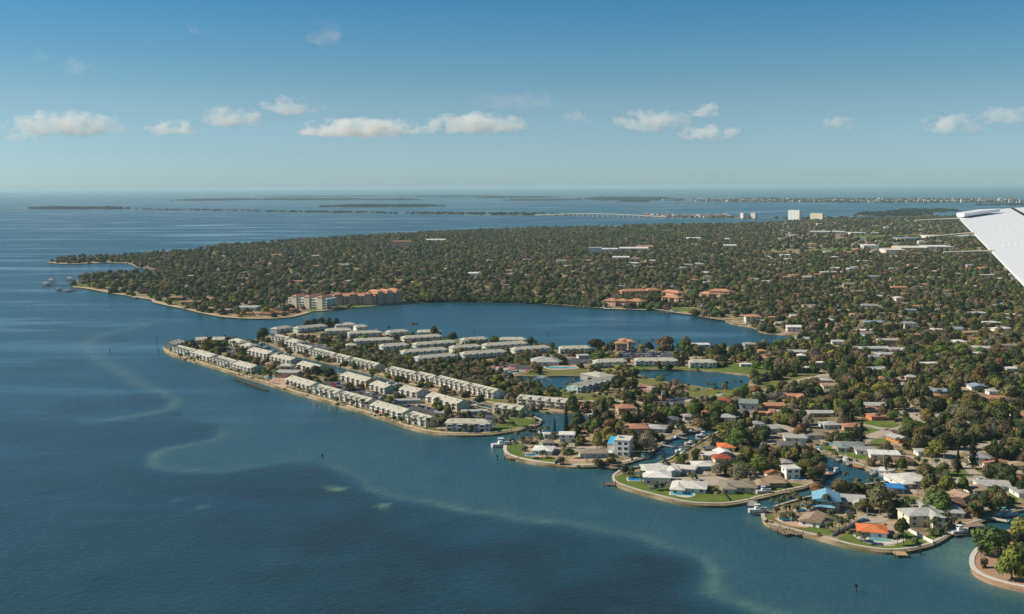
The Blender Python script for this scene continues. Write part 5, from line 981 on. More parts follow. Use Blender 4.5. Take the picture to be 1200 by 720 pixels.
# palms
PALMS = [(598, 533, 21), (612, 524, 14), (615, 537, 15), (604, 528, 12), (620, 518, 16), (606, 519, 14), (634, 527, 18), (649, 525, 19), (642, 511, 12), (636, 537, 10), (663, 531, 14), (670, 526, 12), (669, 537, 11), (641, 504, 22), (625, 517, 15), (633, 515, 15), (629, 521, 14), (617, 514, 16), (627, 508, 18),
 (905, 600, 18), (912, 602, 20), (918, 598, 19), (925, 600, 21), (931, 597, 22), (937, 600, 20), (944, 599, 18), (910, 607, 14), (922, 606, 16), (934, 606, 15), (946, 607, 17), (951, 602, 18), (928, 611, 12), (916, 610, 10), (967, 600, 22), (974, 618, 22), (979, 622, 20), (984, 625, 18), (990, 622, 14), (970, 624, 14), (996, 614, 12), (1010, 604, 14), (1005, 600, 12), (1013, 637, 15), (1008, 634, 13), (1051, 640, 16), (1058, 639, 15), (1071, 637, 8), (1040, 603, 16), (1046, 607, 14), (1053, 602, 14), (1057, 606, 16), (1085, 603, 12), (1091, 622, 14), (1098, 620, 16), (1104, 616, 16), (1108, 624, 13), (1115, 616, 12), (1100, 626, 9), (1090, 628, 10), (1149, 652, 16), (1145, 603, 18), (1150, 605, 18), (1139, 600, 14),
 (740, 556, 10), (752, 562, 12), (752, 566, 10), (768, 575, 9), (776, 574, 10), (784, 567, 9), (739, 560, 9), (780, 553, 13), (786, 551, 10), (812, 563, 9), (775, 547, 14), (779, 549, 12), (800, 545, 14), (793, 543, 13), (815, 530, 15), (822, 527, 14), (807, 534, 13), (756, 452, 12), (777, 449, 11), (789, 453, 9), (792, 453, 9), (806, 458, 9), (818, 465, 11), (829, 460, 12), (838, 463, 11), (850, 459, 13), (861, 455, 10), (868, 456, 11), (883, 450, 14), (886, 452, 12), (755, 441, 9), (758, 441, 9), (771, 450, 8), (775, 451, 8), (904, 446, 11), (928, 440, 14), (933, 441, 15), (939, 440, 13), (946, 436, 11), (600, 499, 14), (608, 500, 13), (612, 496, 14), (618, 494, 13), (624, 498, 14), (588, 497, 12), (593, 499, 11), (602, 489, 10), (580, 502, 12), (583, 489, 9), (590, 488, 9), (596, 489, 10), (599, 507, 14), (502, 503, 14), (508, 504, 13), (543, 507, 10), (552, 507, 10), (513, 480, 15), (485, 498, 9), (424, 478, 11), (428, 480, 10), (395, 475, 10), (390, 473, 9), (405, 458, 8), (419, 460, 10), (410, 457, 9), (440, 468, 10), (450, 470, 8), (212, 421, 7), (220, 420, 7), (232, 423, 6), (245, 428, 6), (252, 430, 7), (265, 434, 7), (280, 440, 8), (290, 443, 8), (297, 444, 9), (303, 446, 10), (309, 448, 10), (316, 450, 9), (323, 447, 12), (327, 449, 12), (337, 455, 8), (344, 457, 8), (350, 459, 7), (356, 461, 7), (372, 466, 8), (380, 468, 8), (362, 463, 7), (414, 476, 7), (408, 474, 8), (440, 487, 7), (452, 491, 8), (461, 494, 7), (470, 496, 8), (198, 406, 7), (212, 401, 5), (263, 399, 7), (268, 402, 6), (274, 407, 8), (484, 387, 9), (488, 387, 9), (455, 390, 8), (652, 415, 9), (662, 418, 9), (668, 418, 9), (675, 418, 9), (681, 418, 9), (620, 450, 8), (628, 453, 8), (632, 454, 8), (664, 457, 9), (670, 455, 9), (674, 450, 8), (656, 462, 9), (662, 466, 10), (669, 468, 10), (674, 466, 9), (690, 465, 9), (696, 470, 9), (702, 469, 9), (710, 467, 8), (575, 443, 8), (582, 443, 8), (590, 443, 8), (598, 444, 8), (742, 412, 10), (748, 407, 8), (764, 406, 9), (868, 530, 16), (893, 521, 15), (900, 518, 13), (895, 527, 9), (915, 512, 11), (933, 514, 8), (968, 514, 9), (966, 527, 10), (955, 550, 12), (1000, 493, 11), (1008, 489, 12), (1028, 492, 8), (1062, 480, 10), (1080, 492, 10), (1092, 545, 14), (1083, 549, 12), (1098, 549, 12), (1076, 545, 11), (1086, 563, 14), (1090, 566, 12), (979, 536, 8), (1005, 571, 12), (1018, 569, 10), (1026, 570, 11), (990, 560, 8), (1060, 590, 10), (1066, 594, 11), (1110, 607, 9)]
for x, y, hp in PALMS:
    p = G(x, y); mp = MPP(p); h = hp * mp; T('palm', p, h, tr.uniform(4.4, 6.0), tr.choice(('gr', 'mg', 'ol')))
for _ in range(120):
    x, y = tr.uniform(640, 1200), tr.uniform(440, 610)
    if on_land(x, y) and not blocked(x, y):
        p = G(x, y)
        if clear_of_houses(p, 1.0, None): T('palm', p, tr.uniform(5, 9), tr.uniform(4.2, 5.6), tr.choice(('gr', 'mg', 'ol')))
# ------------------------------------------------------------------ place: the largest as single trees, the rest as one wood
def tree(t, k):
    kind, p, h, w_, c, _ = t; rr = random.Random(k * 31 + 7); rz = rr.uniform(0, 6.28)
    if kind in ('tree', 'sparse'):
        e = empty('broadleaf_tree' if kind == 'tree' else 'bare_tree', p, rz)
        th = min(h * .28, 2.6); cr = obj('crown', rr.choice(CROWNS if kind == 'tree' else SPARSE), e, (0, 0, th * .75)); ch_ = (h - th * .75) / 1.35; cr.scale = (w_ / 2 / .98, w_ / 2 / .98, ch_); cr.color = (*jit(FOL[c], rr), 1)
        tk = obj('trunk', rr.choice(TRUNKS), e, (0, 0, 0)); tk.scale = (min(w_ * .5, 6), min(w_ * .5, 6), th * .75 + ch_ * .55)
        sz = 'big ' if h * w_ > 90 else ('small ' if h * w_ < 40 else ''); reg(e, f"{sz}{FN[c]} tree", 'tree', 'broadleaf trees among the houses' if kind == 'tree' else 'bare trees among the houses', at=p)
    elif kind == 'conifer':
        e = empty('conifer', p, rz); cr = obj('crown', CONI[k % 2], e, (0, 0, .6)); ww = w_ / 2 / (.2 if k % 2 == 0 else .3); cr.scale = (ww, ww, h - .6); cr.color = (*jit((.018, .030, .016), rr, .12), 1)
        tk = MB(); tk.cyl((0, 0, -.3), (0, 0, h * .5), .35, .15, 6); obj('trunk', shared(('ct', round(h)), lambda: tk.mesh('trunk', BARK)), e); reg(e, 'tall narrow dark conifer', 'conifer', 'tall conifers above the roofs', at=p)
    else:
        e = empty('palm_tree', p, rz); j = k % 4; r0 = w_ / 2; th = max(h - r0 * .3, 1.2); tk = obj('trunk', PALMT[j][0], e); tk.scale = (7, 7, th)
        cr = obj('fronds', PALMC[j], e, (PALMT[j][1][0] * 7, PALMT[j][1][1] * 7, th)); cr.scale = (r0, r0, r0); cr.color = (*jit({'gr': (.06, .085, .028), 'mg': (.045, .07, .028), 'ol': (.085, .085, .035)}[c], rr), 1)
        sz = 'tall ' if h > 9 else ('short ' if h < 5.5 else ''); reg(e, f"{sz}palm", 'palm', 'palms on lawns and canal banks', at=p)
def inframe(p): x, y = PX(p); return -15 < x < 1215 and y < 740
rest = []
for kd, cap in (('tree', 300), ('sparse', 300), ('conifer', 300), ('palm', 300)):
    L = sorted([t for t in TREES if t[0] == kd], key=lambda t: -t[5]); vis = [t for t in L if inframe(t[1])]; out = [t for t in L if not inframe(t[1])]
    for i, t in enumerate(vis[:cap]): tree(t, i)
    rest += vis[cap:] + out
rest += [t for t in TREES if t[0] == 'wood']
# prototypes live outside the scene and are only instanced
pc = bpy.data.collections.new('wood_kinds'); NV = len(LOWC)
for j in range(NV): pc.objects.link(bpy.data.objects.new('kind_%03d' % j, LOWC[j]))
def scatter(name, pts, rz, sc, idx, tint, coll, label, cat='woods'):
    me = bpy.data.meshes.new(name); me.from_pydata([tuple(p) for p in pts], [], []); n_ = len(pts)
    for nm, tp, arr in (('rz', 'FLOAT', rz), ('idx', 'INT', idx)):
        at = me.attributes.new(nm, tp, 'POINT'); at.data.foreach_set('value', np.array(arr, dtype=np.float32 if tp == 'FLOAT' else np.int32))
    at = me.attributes.new('tint', 'FLOAT_COLOR', 'POINT'); at.data.foreach_set('color', np.array([(*c, 1) for c in tint], dtype=np.float32).ravel())
    at = me.attributes.new('scl', 'FLOAT_VECTOR', 'POINT'); at.data.foreach_set('vector', np.array(sc, dtype=np.float32).ravel())
    o = obj(name, me); g = bpy.data.node_groups.new(name, 'GeometryNodeTree')
    g.interface.new_socket('Geometry', in_out='INPUT', socket_type='NodeSocketGeometry'); g.interface.new_socket('Geometry', in_out='OUTPUT', socket_type='NodeSocketGeometry')
    N = g.nodes.new; gi, go = N('NodeGroupInput'), N('NodeGroupOutput'); ci = N('GeometryNodeCollectionInfo'); ci.inputs['Collection'].default_value = coll; ci.inputs['Separate Children'].default_value = True; ci.inputs['Reset Children'].default_value = True
    ip = N('GeometryNodeInstanceOnPoints'); ip.inputs['Pick Instance'].default_value = True
    def na(nm, tp):
        x = N('GeometryNodeInputNamedAttribute'); x.data_type = tp; x.inputs['Name'].default_value = nm; return x.outputs['Attribute']
    cx = N('ShaderNodeCombineXYZ'); g.links.new(na('rz', 'FLOAT'), cx.inputs['Z']); L = g.links.new
    L(gi.outputs[0], ip.inputs['Points']); L(ci.outputs[0], ip.inputs['Instance']); L(na('idx', 'INT'), ip.inputs['Instance Index']); L(cx.outputs[0], ip.inputs['Rotation']); L(na('scl', 'FLOAT_VECTOR'), ip.inputs['Scale']); L(ip.outputs[0], go.inputs[0])
    md = o.modifiers.new('scatter', 'NODES'); md.node_group = g; o['kind'] = 'stuff'; o['label'] = label; o['category'] = cat; return o
def lowinst(ts):
    pts, rz, sc, idx, tint = [], [], [], [], []
    for kind, p, h, w_, c, _ in ts:
        pts.append((p.x, p.y, p.z - .2)); rz.append(tr.uniform(0, 6.28)); s = w_ / 2 / .95; sc.append((s, s, h / 1.35)); idx.append(tr.randrange(NV)); tint.append(jit(FOL[c], tr, .3))
    return pts, rz, sc, idx, tint
far = [t for t in rest if t[0] == 'wood']; nearr = [t for t in rest if t[0] != 'wood']
scatter('woodland', *lowinst(far), pc, 'dense mixed woods covering the far peninsula and suburb')
scatter('garden_thicket', *lowinst(nearr), pc, 'thick smaller trees filling gaps between the houses')
# low shrubs
sh = []
PROM = next(b_ for b_ in ALLB if b_[0] == (192, 411))
for _ in range(3600):
    x = tr.uniform(200, 1200); y = 217 + 1 / math.sqrt(tr.uniform(1 / 420. ** 2, 1 / 185. ** 2))
    if on_land(x, y) and not any(pip1(b_, x, y) for b_ in ALLB if b_ is not PROM):
        p = G(x, y)
        if clear_of_houses(p, .3, None): sh.append(('bush', p, tr.uniform(.9, 2.3), tr.uniform(1.5, 3.6), tr.choice(('dk', 'gr', 'ol', 'mg', 'yg', 'gr')), 0))
scatter('shrubbery', *lowinst(sh), pc, 'low shrubs round the houses and canal banks', 'shrubs')
for nm, pts, hg, lab in FARP:
    ts = [('m', p, hg * tr.uniform(.9, 1.7), tr.uniform(20, 38), tr.choice(('key', 'key', 'dk')), 0) for p in pts]
    if ts: scatter(nm, *lowinst(ts), pc, lab or 'hazy mangroves on a far key', 'mangroves')
print('trees', len(TREES), 'far', len(far), 'near rest', len(nearr), 'objects', len(COL.objects))
# ------------------------------------------------------------------ pools, courts, fountain
POOLW = mat('pool_water', (.05, .42, .52), .08, .05, .5, spec=.5)
def pool(x, y, lx, ly, rot, label, col=None, kidney=False):
    p = G(x, y); e = empty('swimming_pool', (p.x, p.y, LZ), R(rot)); n_ = 22; pts = []
    for i in range(n_):
        a = 2 * math.pi * i / n_; r = 1.0
        if kidney: r = 1 + .22 * math.cos(2 * a + .6) + .12 * math.cos(a * 3)
        cx, sx = math.cos(a), math.sin(a); k = r if kidney else 1 / max(abs(cx), abs(sx)) ** .85
        pts.append((cx * k * lx / 2, sx * k * ly / 2))
    m = MB()
    for i in range(n_):
        a, b_ = pts[i], pts[(i + 1) % n_]; ao, bo = (a[0] * 1.0 + math.copysign(.7, a[0]), a[1] + math.copysign(.7, a[1])), (b_[0] + math.copysign(.7, b_[0]), b_[1] + math.copysign(.7, b_[1]))
        m.hexa([(*ao, 0), (*bo, 0), (*b_, 0), (*a, 0), (*ao, .2), (*bo, .2), (*b_, .2), (*a, .2)])
    m.build('coping', PALEC, e); m = MB(); m.poly([(*q, .14) for q in pts]); m.build('water', mat(col[0], col[1], .08, spec=.5) if col else POOLW, e)
    reg(e, label, 'swimming pool', 'swimming pools', at=p); BLOCKP.append((p.x, p.y))
BLOCKP = []
pool(745.5, 562, 9, 6.5, 0, 'deep blue rectangular pool on the corner lawn', ('deep_pool', (.03, .22, .50))); pool(799.5, 579.5, 12, 4.5, -13, 'turquoise pool beside the long low white house'); pool(1031, 633.2, 8.5, 4.0, -10, 'turquoise pool in front of the orange roofed house', ('green_pool', (.06, .36, .36)), True)
pool(924, 609.5, 8, 6, 0, 'dark green kidney pool on brick terrace', ('dark_pool', (.02, .17, .17)), True); pool(623, 533.5, 7, 5, 0, 'small pale turquoise pool on the palm lawn'); pool(317, 442.3, 9, 9, 0, 'turquoise clubhouse pool on the left peninsula promenade'); pool(656, 431.2, 24, 12, 0, 'large turquoise pool before the cupola clubhouse', None, True); pool(687, 419, 8, 6, 0, 'blue pool beside the flat pavilion', ('blue_pool', (.1, .38, .62)))
pool(1191, 546.8, 8, 6, 0, 'turquoise pool at the right edge of the picture'); pool(971, 520.5, 7, 5, 0, 'little turquoise pool on the basin lawn'); pool(935, 561.5, 7, 5, 0, 'green pool beside the two storey flat roofed house'); pool(939, 598, 5, 4, 0, 'turquoise spa among the palms')
def court(x, y, w_, d_, rot, c1, c2, label, net=True):
    p = G(x, y); e = empty('tennis_court', (p.x, p.y, LZ), R(rot)); m = MB(); m.box(-w_ / 2, w_ / 2, -d_ / 2, d_ / 2, 0, .12); m.build('surround', mat('court_' + c1, C[c1] if c1 in C else (.42, .16, .14), .9, .06), e)
    m = MB(); m.box(-w_ * .36, w_ * .36, -d_ * .32, d_ * .32, .12, .16); m.build('playing_surface', mat('play_' + c2, {'green': (.16, .36, .24), 'grey': (.42, .38, .34), 'blue': (.2, .28, .36)}[c2], .9, .05), e)
    m = MB()
    for yy in (-d_ * .3, d_ * .3, 0): m.box(-w_ * .34, w_ * .34, yy - .1, yy + .1, .165, .18)
    for xx in (-w_ * .34, w_ * .34): m.box(xx - .1, xx + .1, -d_ * .3, d_ * .3, .165, .18)
    m.build('line_marking', WHITE, e)
    if net:
        m = MB(); m.box(-.05, .05, -d_ * .34, d_ * .34, .2, 1.1); m.build('net', mat('net', (.12, .12, .12), .9), e)
    for xx in (-w_ / 2, w_ / 2):
        for yy in (-d_ / 2, 0, d_ / 2): m = MB(); m.cyl((xx, yy, 0), (xx, yy, 3), .06, n=5); m.build('fence_post', METAL, e)
    reg(e, label, 'tennis court', 'sports courts', at=p)
court(579, 432.5, 36, 26, 0, 'court', 'grey', 'pink and grey tennis court left of the fountain pond'); court(593, 436.5, 30, 20, -4, 'court', 'blue', 'pink and blue court nearest the fountain pond'); court(606, 435.5, 17, 18, -4, 'court', 'green', 'pink and green court end beside the fountain pond'); court(777, 455.3, 36, 22, -5, 'court', 'grey', 'red tennis court between the ponds and the palm road')
def fountain():
    p = G(635, 447, .3); e = empty('pond_fountain', p); m = MB(); m.cyl((0, 0, -.3), (0, 0, .5), .8, .6, 10); m.build('nozzle', METAL, e); rr = random.Random(3); m = MB()
    for i in range(420):
        a = rr.uniform(0, 6.28); t = rr.random(); r = 9 * t * rr.uniform(.7, 1.1); z = 5.5 * (1 - (2 * t - .8) ** 2 / 1.44) * rr.uniform(.5, 1); leaf_quad(m, Vector((r * math.cos(a), r * math.sin(a), max(z, .1))), rdir(rr), .22, rr)
    m.build('spray', mat('spray', (.85, .88, .9), .3, spec=.5), e); reg(e, 'white fountain spraying in the middle of the pond', 'fountain', at=p)
fountain()
# ------------------------------------------------------------------ docks
def dock(x0, y0, x1, y1, wd, label, z=1.3, m_=WOOD, plank=True, name='dock'):
    a, b_ = G(x0, y0, z), G(x1, y1, z); d = b_ - a; L = d.length; rz = math.atan2(d.y, d.x); e = empty(name, (a.x, a.y, 0), rz); n_ = max(2, int(L / 1.2))
    pm = shared(('pl', round(wd, 1), m_.name), lambda: (lambda q: (q.box(-.52, .52, -wd / 2, wd / 2, -.12, 0), q.mesh('plank', m_))[1])(MB()))
    if n_ <= 60:
        for i in range(n_): obj('plank', pm, e, ((i + .5) * L / n_, 0, z + .012 * (i % 3)))
    else:
        q = MB(); q.box(0, L, -wd / 2, wd / 2, z - .12, z); q.build('deck', m_, e)
    st = MB(); st.box(0, L, -wd * .4, -wd * .3, z - .4, z - .13); st.box(0, L, wd * .3, wd * .4, z - .4, z - .13); st.build('stringer', DARKW, e)
    pil = shared('piling', lambda: (lambda q: (q.cyl((0, 0, -3), (0, 0, 2.4), .2, .18, 7), q.mesh('piling', DARKW))[1])(MB()))
    np_ = max(2, int(L / 5) + 1)
    for i in range(np_):
        for sy in (-1, 1): obj('piling', pil, e, (L * i / (np_ - 1) if np_ > 1 else 0, sy * (wd / 2 + .1), 0))
    reg(e, label, 'dock', 'docks', at=(a + b_) / 2); return e
dock(274, 443.2, 313, 457.2, 3.2, 'long dark dock standing off the promenade', m_=mat('dark_deck', (.10, .08, .065), .9, .25, 1)); dock(721, 567.5, 708, 567, 3.0, 'reddish dock at the tip of the corner lawn', m_=mat('red_wood', (.36, .16, .10), .9, .2, 2)); dock(607, 537.5, 592, 536.5, 3.0, 'small brown dock at the tip of the palm lawn'); dock(1053, 646.5, 1057, 651, 5.5, 'new yellow timber jetty below the orange roofed house', m_=mat('new_wood', (.52, .36, .20), .9, .12, 2))
dock(706, 545, 722, 549, 4.5, 'weathered dock below the modern white house'); dock(883, 587, 880, 593, 4.0, 'grey boat lift dock on the canal mouth', m_=mat('grey_wood', (.34, .31, .28), .9, .2, 2)); dock(898, 602, 882, 600, 4.5, 'brown dock carrying the lifted motorboat'); dock(908, 618.5, 925, 626, 5.0, 'rocky timber dock below the tan roofed house'); dock(922, 622, 938, 626.5, 4.0, 'lower timber dock right of the rocky one'); dock(1116, 626, 1133, 624, 4.5, 'dock with lifted boats in the creek'); dock(918, 577, 924, 576, 4, 'tan landing on the curved wall')
dock(965, 557, 976, 554, 3.2, 'rust coloured dock on the basin', m_=mat('rust_wood', (.3, .14, .09), .9, .2, 2)); dock(1000, 546, 1012, 548, 3.0, 'orange planked float in the basin', m_=mat('orange_wood', (.5, .26, .14), .9, .2, 2)); dock(707, 361.5, 758, 363, 5, 'long pale dock below the salmon villas', m_=PALEC); dock(772, 366, 790, 366, 4, 'dock holding the white sailboat on the far shore'); dock(820, 371, 850, 375.5, 5, 'tumbled jetty on the far shore'); dock(86, 334, 56, 334.8, 4, 'long dark pier off the far left spit'); dock(97, 338.5, 70, 341.5, 4, 'second dark pier off the far left spit'); dock(1128, 616, 1152, 614.5, 5, 'brown arched footbridge over the creek', name='footbridge', z=2.2); dock(1160, 607, 1182, 611, 3.5, 'pale concrete jetty in the creek', m_=PALEC)
for i, (x, y) in enumerate([(322, 412), (338, 418), (352, 421.5), (470, 452), (482, 455.5), (495, 458), (508, 461), (520, 464)]): dock(x, y, x - 5, y + 3.5, 1.8, 'slender finger pier in the marina canal')
for x0, y0, x1, y1 in [(775, 521, 790, 524), (795, 512, 805, 514), (812, 524, 802, 521), (825, 516.5, 815, 513), (780, 517, 772, 513.5)]: dock(x0, y0, x1, y1, 2.6, 'grey dock in the boat canal', m_=mat('grey_wood', (.34, .31, .28), .9, .2, 2))
for x0, y0, x1, y1 in [(984, 536, 981, 540), (996, 541.5, 992, 545), (1024, 552.5, 1020, 556.5)]: dock(x0, y0, x1, y1, 2.4, 'short dock on the basin bank', m_=mat('grey_wood', (.34, .31, .28), .9, .2, 2))
def boathouse(x, y, label):
    p = G(x, y, 0); e = empty('boat_shelter', p); m = MB(); hip_roof(m, -6, 6, -5, 5, 5.2, 2.2); m.build('roof', roofm('grey'), e); m = MB()
    m.box(-6, 6, -5, 5, 1.4, 1.7); m.build('deck', WOOD, e)
    for sx in (-5, 5):
        for sy in (-4, 4): m = MB(); m.cyl((sx, sy, -2), (sx, sy, 5.0), .22, n=6); m.build('post', DARKW, e)
    reg(e, label, 'boat shelter', at=p)
boathouse(60, 331.5, 'roofed shelter at the end of the far left pier'); boathouse(82, 329.5, 'roofed shelter between the two left spits'); boathouse(54, 335.5, 'low boat shelter at the tip of the left pier')
# ------------------------------------------------------------------ boats
def hull_mesh():
    m = MB(); N = [(-1, .30, .36, 0), (-.4, .34, .36, .0), (.2, .33, .40, .02), (.65, .22, .48, .06), (1, .01, .56, .2)]; rings = []
    for x, w_, z, zb in N: i = len(m.v); m.v += [(x, -w_, z), (x, -w_ * .7, zb - .1), (x, 0, zb - .2), (x, w_ * .7, zb - .1), (x, w_, z)]; rings.append(i)
    for a, b_ in zip(rings[:-1], rings[1:]):
        for k in range(4): m.f.append((a + k, a + k + 1, b_ + k + 1, b_ + k)); m.mi.append(0)
        m.f.append((a + 4, a, b_, b_ + 4)); m.mi.append(0)
    m.f.append(tuple(rings[0] + k for k in range(5))); m.mi.append(0)
    return m.mesh('hull', OBJC)
HULL = hull_mesh()
def cabin_mesh():
    m = MB(); m.hexa([(-.35, -.2, .36), (.35, -.2, .40), (.35, .2, .40), (-.35, .2, .36), (-.3, -.17, .66), (.12, -.17, .66), (.12, .17, .66), (-.3, .17, .66)]); return m.mesh('cabin', mat('boat_cabin', (.7, .7, .68), .4, spec=.5))
def top_mesh():
    m = MB(); m.box(-.35, .2, -.25, .25, .95, .99)
    for sx in (-.3, .15):
        for sy in (-.22, .22): m.cyl((sx, sy, .36), (sx, sy, .95), .015, n=4)
    return m.mesh('canopy', OBJC)
def wsh_mesh():
    m = MB(); m.hexa([(.30, -.18, .40), (.36, -.18, .40), (.36, .18, .40), (.30, .18, .40), (.14, -.16, .66), (.17, -.16, .66), (.17, .16, .66), (.14, .16, .66)]); return m.mesh('windscreen', GLASS)
def boat(x, y, L, rot, col, kind, label, z=0.0, ccol=(.7, .7, .7)):
    p = G(x, y, z); e = empty('sailboat' if kind == 'sail' else 'motorboat', (p.x, p.y, z + .25), R(rot)); s = L / 2; h = obj('hull', HULL, e, sc=(s, s * 1.05, s * .8)); h.color = (*col, 1)
    obj('cabin', shared('cabin', cabin_mesh), e, sc=(s, s, s * .8)); obj('windscreen', shared('wsh', wsh_mesh), e, sc=(s, s, s * .8))
    if kind == 'top': t = obj('canopy', shared('top', top_mesh), e, sc=(s, s, s * .8)); t.color = (*ccol, 1)
    if kind == 'sail':
        m = MB(); m.cyl((0, 0, .3), (0, 0, L * 1.25), .09, .06, 6); m.build('mast', WHITE, e); m = MB(); m.cyl((-L * .38, 0, 2.0), (0, 0, 2.1), .16, .16, 6); m.build('boom', mat('sail_cover', (.12, .2, .4), .8), e)
    reg(e, label, 'sailboat' if kind == 'sail' else 'boat', 'boats at docks and canals', at=p)
W_, DB = (.56, .56, .54), (.10, .22, .42)
boat(588, 523.5, 13, 20, W_, 'top', 'white cabin cruiser moored at the tip of the palm lawn', ccol=(.6, .6, .6)); boat(888, 600, 9, 5, W_, 'top', 'white motorboat raised on the brown dock', z=1.6); boat(895, 577.5, 8, 8, W_, 'top', 'motorboat under a pale blue cover on the canal wall', z=1.4, ccol=(.45, .6, .75)); boat(1125, 625, 9, 15, W_, 'top', 'white boat on the creek lift', z=1.2); boat(1132, 623, 7, 60, W_, 'plain', 'small white boat at the creek dock')
boat(991, 541.5, 10, 75, W_, 'sail', 'sailboat with white mast moored by the ranch lawn'); boat(1035, 555.5, 13, -35, W_, 'sail', 'large white sailboat at the head of the basin'); boat(980, 555.5, 8, 10, DB, 'top', 'blue fishing boat at the rust coloured dock'); boat(960, 531, 9, -40, W_, 'top', 'white boat with blue top beside the basin trees', ccol=(.15, .35, .6)); boat(1038, 559, 7, -35, W_, 'plain', 'white skiff beside the large sailboat')
boat(787, 366, 12, 0, W_, 'sail', 'white sailboat on the far shore of the bay'); boat(1176, 603, 8, 10, W_, 'top', 'white boat with turquoise top at the right edge creek', ccol=(.1, .5, .5)); boat(1169, 606, 8, 30, W_, 'plain', 'white boat left of the turquoise topped one'); boat(1184, 605, 7, 0, W_, 'top', 'white boat right of the turquoise topped one'); boat(799, 530, 8, 15, W_, 'top', 'white boat with red trim in the boat canal', ccol=(.5, .1, .08)); boat(800, 534.5, 7, 20, W_, 'top', 'white boat with blue top in the boat canal', ccol=(.1, .3, .6)); boat(810, 521, 8, 10, W_, 'plain', 'plain white boat in mid boat canal')
boat(824, 512.5, 9, 0, W_, 'top', 'white cruiser near the head of the boat canal'); boat(792, 515, 7, 40, DB, 'plain', 'blue boat against the canal left bank'); boat(806, 508.5, 7, 10, (.08, .42, .45), 'plain', 'turquoise boat at the canal left bank'); boat(816, 506, 8, 0, W_, 'plain', 'white boat under the trees at the canal head'); boat(754, 538.5, 8, 10, W_, 'top', 'white boat with teal top at the canal mouth', ccol=(.08, .4, .42)); boat(696, 487.5, 8, 5, W_, 'top', 'boat with bright blue cover in the townhouse basin', ccol=(.05, .25, .6)); boat(634, 508, 8, 70, W_, 'plain', 'white skiff at the tip of the palm bank')
for i, (x, y, r_) in enumerate([(300, 401.5, 20), (302, 405, 40), (306, 403.5, 10), (313, 408, 30), (320, 413, 20), (326, 415.5, 60), (334, 418, 20), (466, 452, 20), (474, 455, 40), (480, 457.5, 20), (488, 459, 60), (497, 461, 30), (504, 462.5, 20), (512, 464.5, 50), (522, 466.5, 20), (440, 446, 20), (447, 448.5, 30), (455, 450.5, 60), (552, 474, 20), (560, 476, 10), (441, 387.5, 0)]): boat(x, y, 7.5, r_, W_ if i % 4 else DB, 'top' if i % 3 == 0 else 'plain', f"{'white' if i % 4 else 'blue'} boat in the marina canal", ccol=(.2, .3, .45) if i % 2 else (.7, .7, .7))
for x, y in ((708, 361.8), (714, 361.5), (875, 381), (882, 383), (104, 307.5), (159, 350.5), (69, 340.5), (80, 342)): boat(x, y, 10, 10, W_, 'top', 'white boat on the far shore')
# ------------------------------------------------------------------ cars
def car_mesh():
    m = MB(); m.hexa([(-2.2, -.88, .3), (2.2, -.88, .3), (2.2, .88, .3), (-2.2, .88, .3), (-2.15, -.85, .95), (2.1, -.85, .82), (2.1, .85, .82), (-2.15, .85, .95)]); m.hexa([(-1.5, -.75, .98), (.75, -.75, .92), (.75, .75, .92), (-1.5, .75, .98), (-1.1, -.66, 1.46), (.2, -.66, 1.46), (.2, .66, 1.46), (-1.1, .66, 1.46)]); return m.mesh('body', OBJC)
def carwin_mesh():
    m = MB()
    for s in (-1, 1): m.quad(*[(x, s * y, z) for x, y, z in ((-1.38, .745, 1.02), (.62, .745, .98), (.17, .68, 1.4), (-1.05, .68, 1.4))][::s])
    m.quad((.76, -.7, .95), (.76, .7, .95), (.24, .62, 1.43), (.24, -.62, 1.43)); m.quad((-1.51, .7, 1.0), (-1.51, -.7, 1.0), (-1.13, -.62, 1.43), (-1.13, .62, 1.43)); return m.mesh('window', GLASS)
def wheel_mesh(): m = MB(); m.cyl((0, -.1, 0), (0, .1, 0), .33, n=10); m.f.append(tuple(reversed(range(10)))); m.mi.append(0); return m.mesh('wheel', RUBBER)
CARC = {'white': (.72, .72, .70), 'silver': (.42, .43, .45), 'black': (.02, .02, .025), 'red': (.40, .03, .03), 'blue': (.05, .11, .28), 'grey': (.16, .17, .18), 'yellow': (.6, .38, .05)}
def car(x, y, col, rot, where, kind=1.0):
    p = G(x, y); e = empty('parked_car', (p.x, p.y, LZ + .08), R(rot)); b_ = obj('body', shared('car', car_mesh), e, sc=(kind, 1, 1 if kind < 1.2 else 1.5)); b_.color = (*CARC[col], 1); obj('window', shared('carwin', carwin_mesh), e, sc=(kind, 1.01, 1 if kind < 1.2 else 1.5))
    for sx in (-1.35, 1.35):
        for sy in (-.8, .8): obj('wheel', shared('wheel', wheel_mesh), e, (sx * kind, sy, .33))
    reg(e, f"{col} car parked {where}", 'car', 'parked cars', at=p, lm=False)
cr_ = random.Random(9); cl = ('white', 'silver', 'black', 'red', 'blue', 'grey', 'white', 'silver')
for x, y, c in [(390, 451, 'red'), (396, 450, 'blue'), (402, 450.5, 'silver'), (392, 454, 'red'), (397, 455, 'black'), (404, 458, 'grey'), (419, 456, 'white'), (425, 457, 'black'), (431, 461, 'white'), (437, 463, 'silver'), (440, 467, 'black'), (447, 467, 'white'), (452, 471, 'silver'), (412, 462, 'grey')]: car(x, y, c, cr_.choice((60, -30, 55)), 'on the lot behind the seawall townhouses')
for x, y, c in [(490, 476, 'white'), (496, 478, 'black'), (501, 479, 'silver'), (512, 484, 'white'), (516, 486, 'grey'), (478, 476.5, 'blue')]: car(x, y, c, cr_.choice((60, -30)), 'beside the long green carport')
for i in range(26): car(730 + (i % 9) * 6 + cr_.uniform(-1, 1), 413.5 + (i // 9) * 2.4, cr_.choice(('white', 'silver', 'white', 'black', 'blue', 'red')), cr_.choice((0, 90)), 'on the lot behind the lilac townhouses')
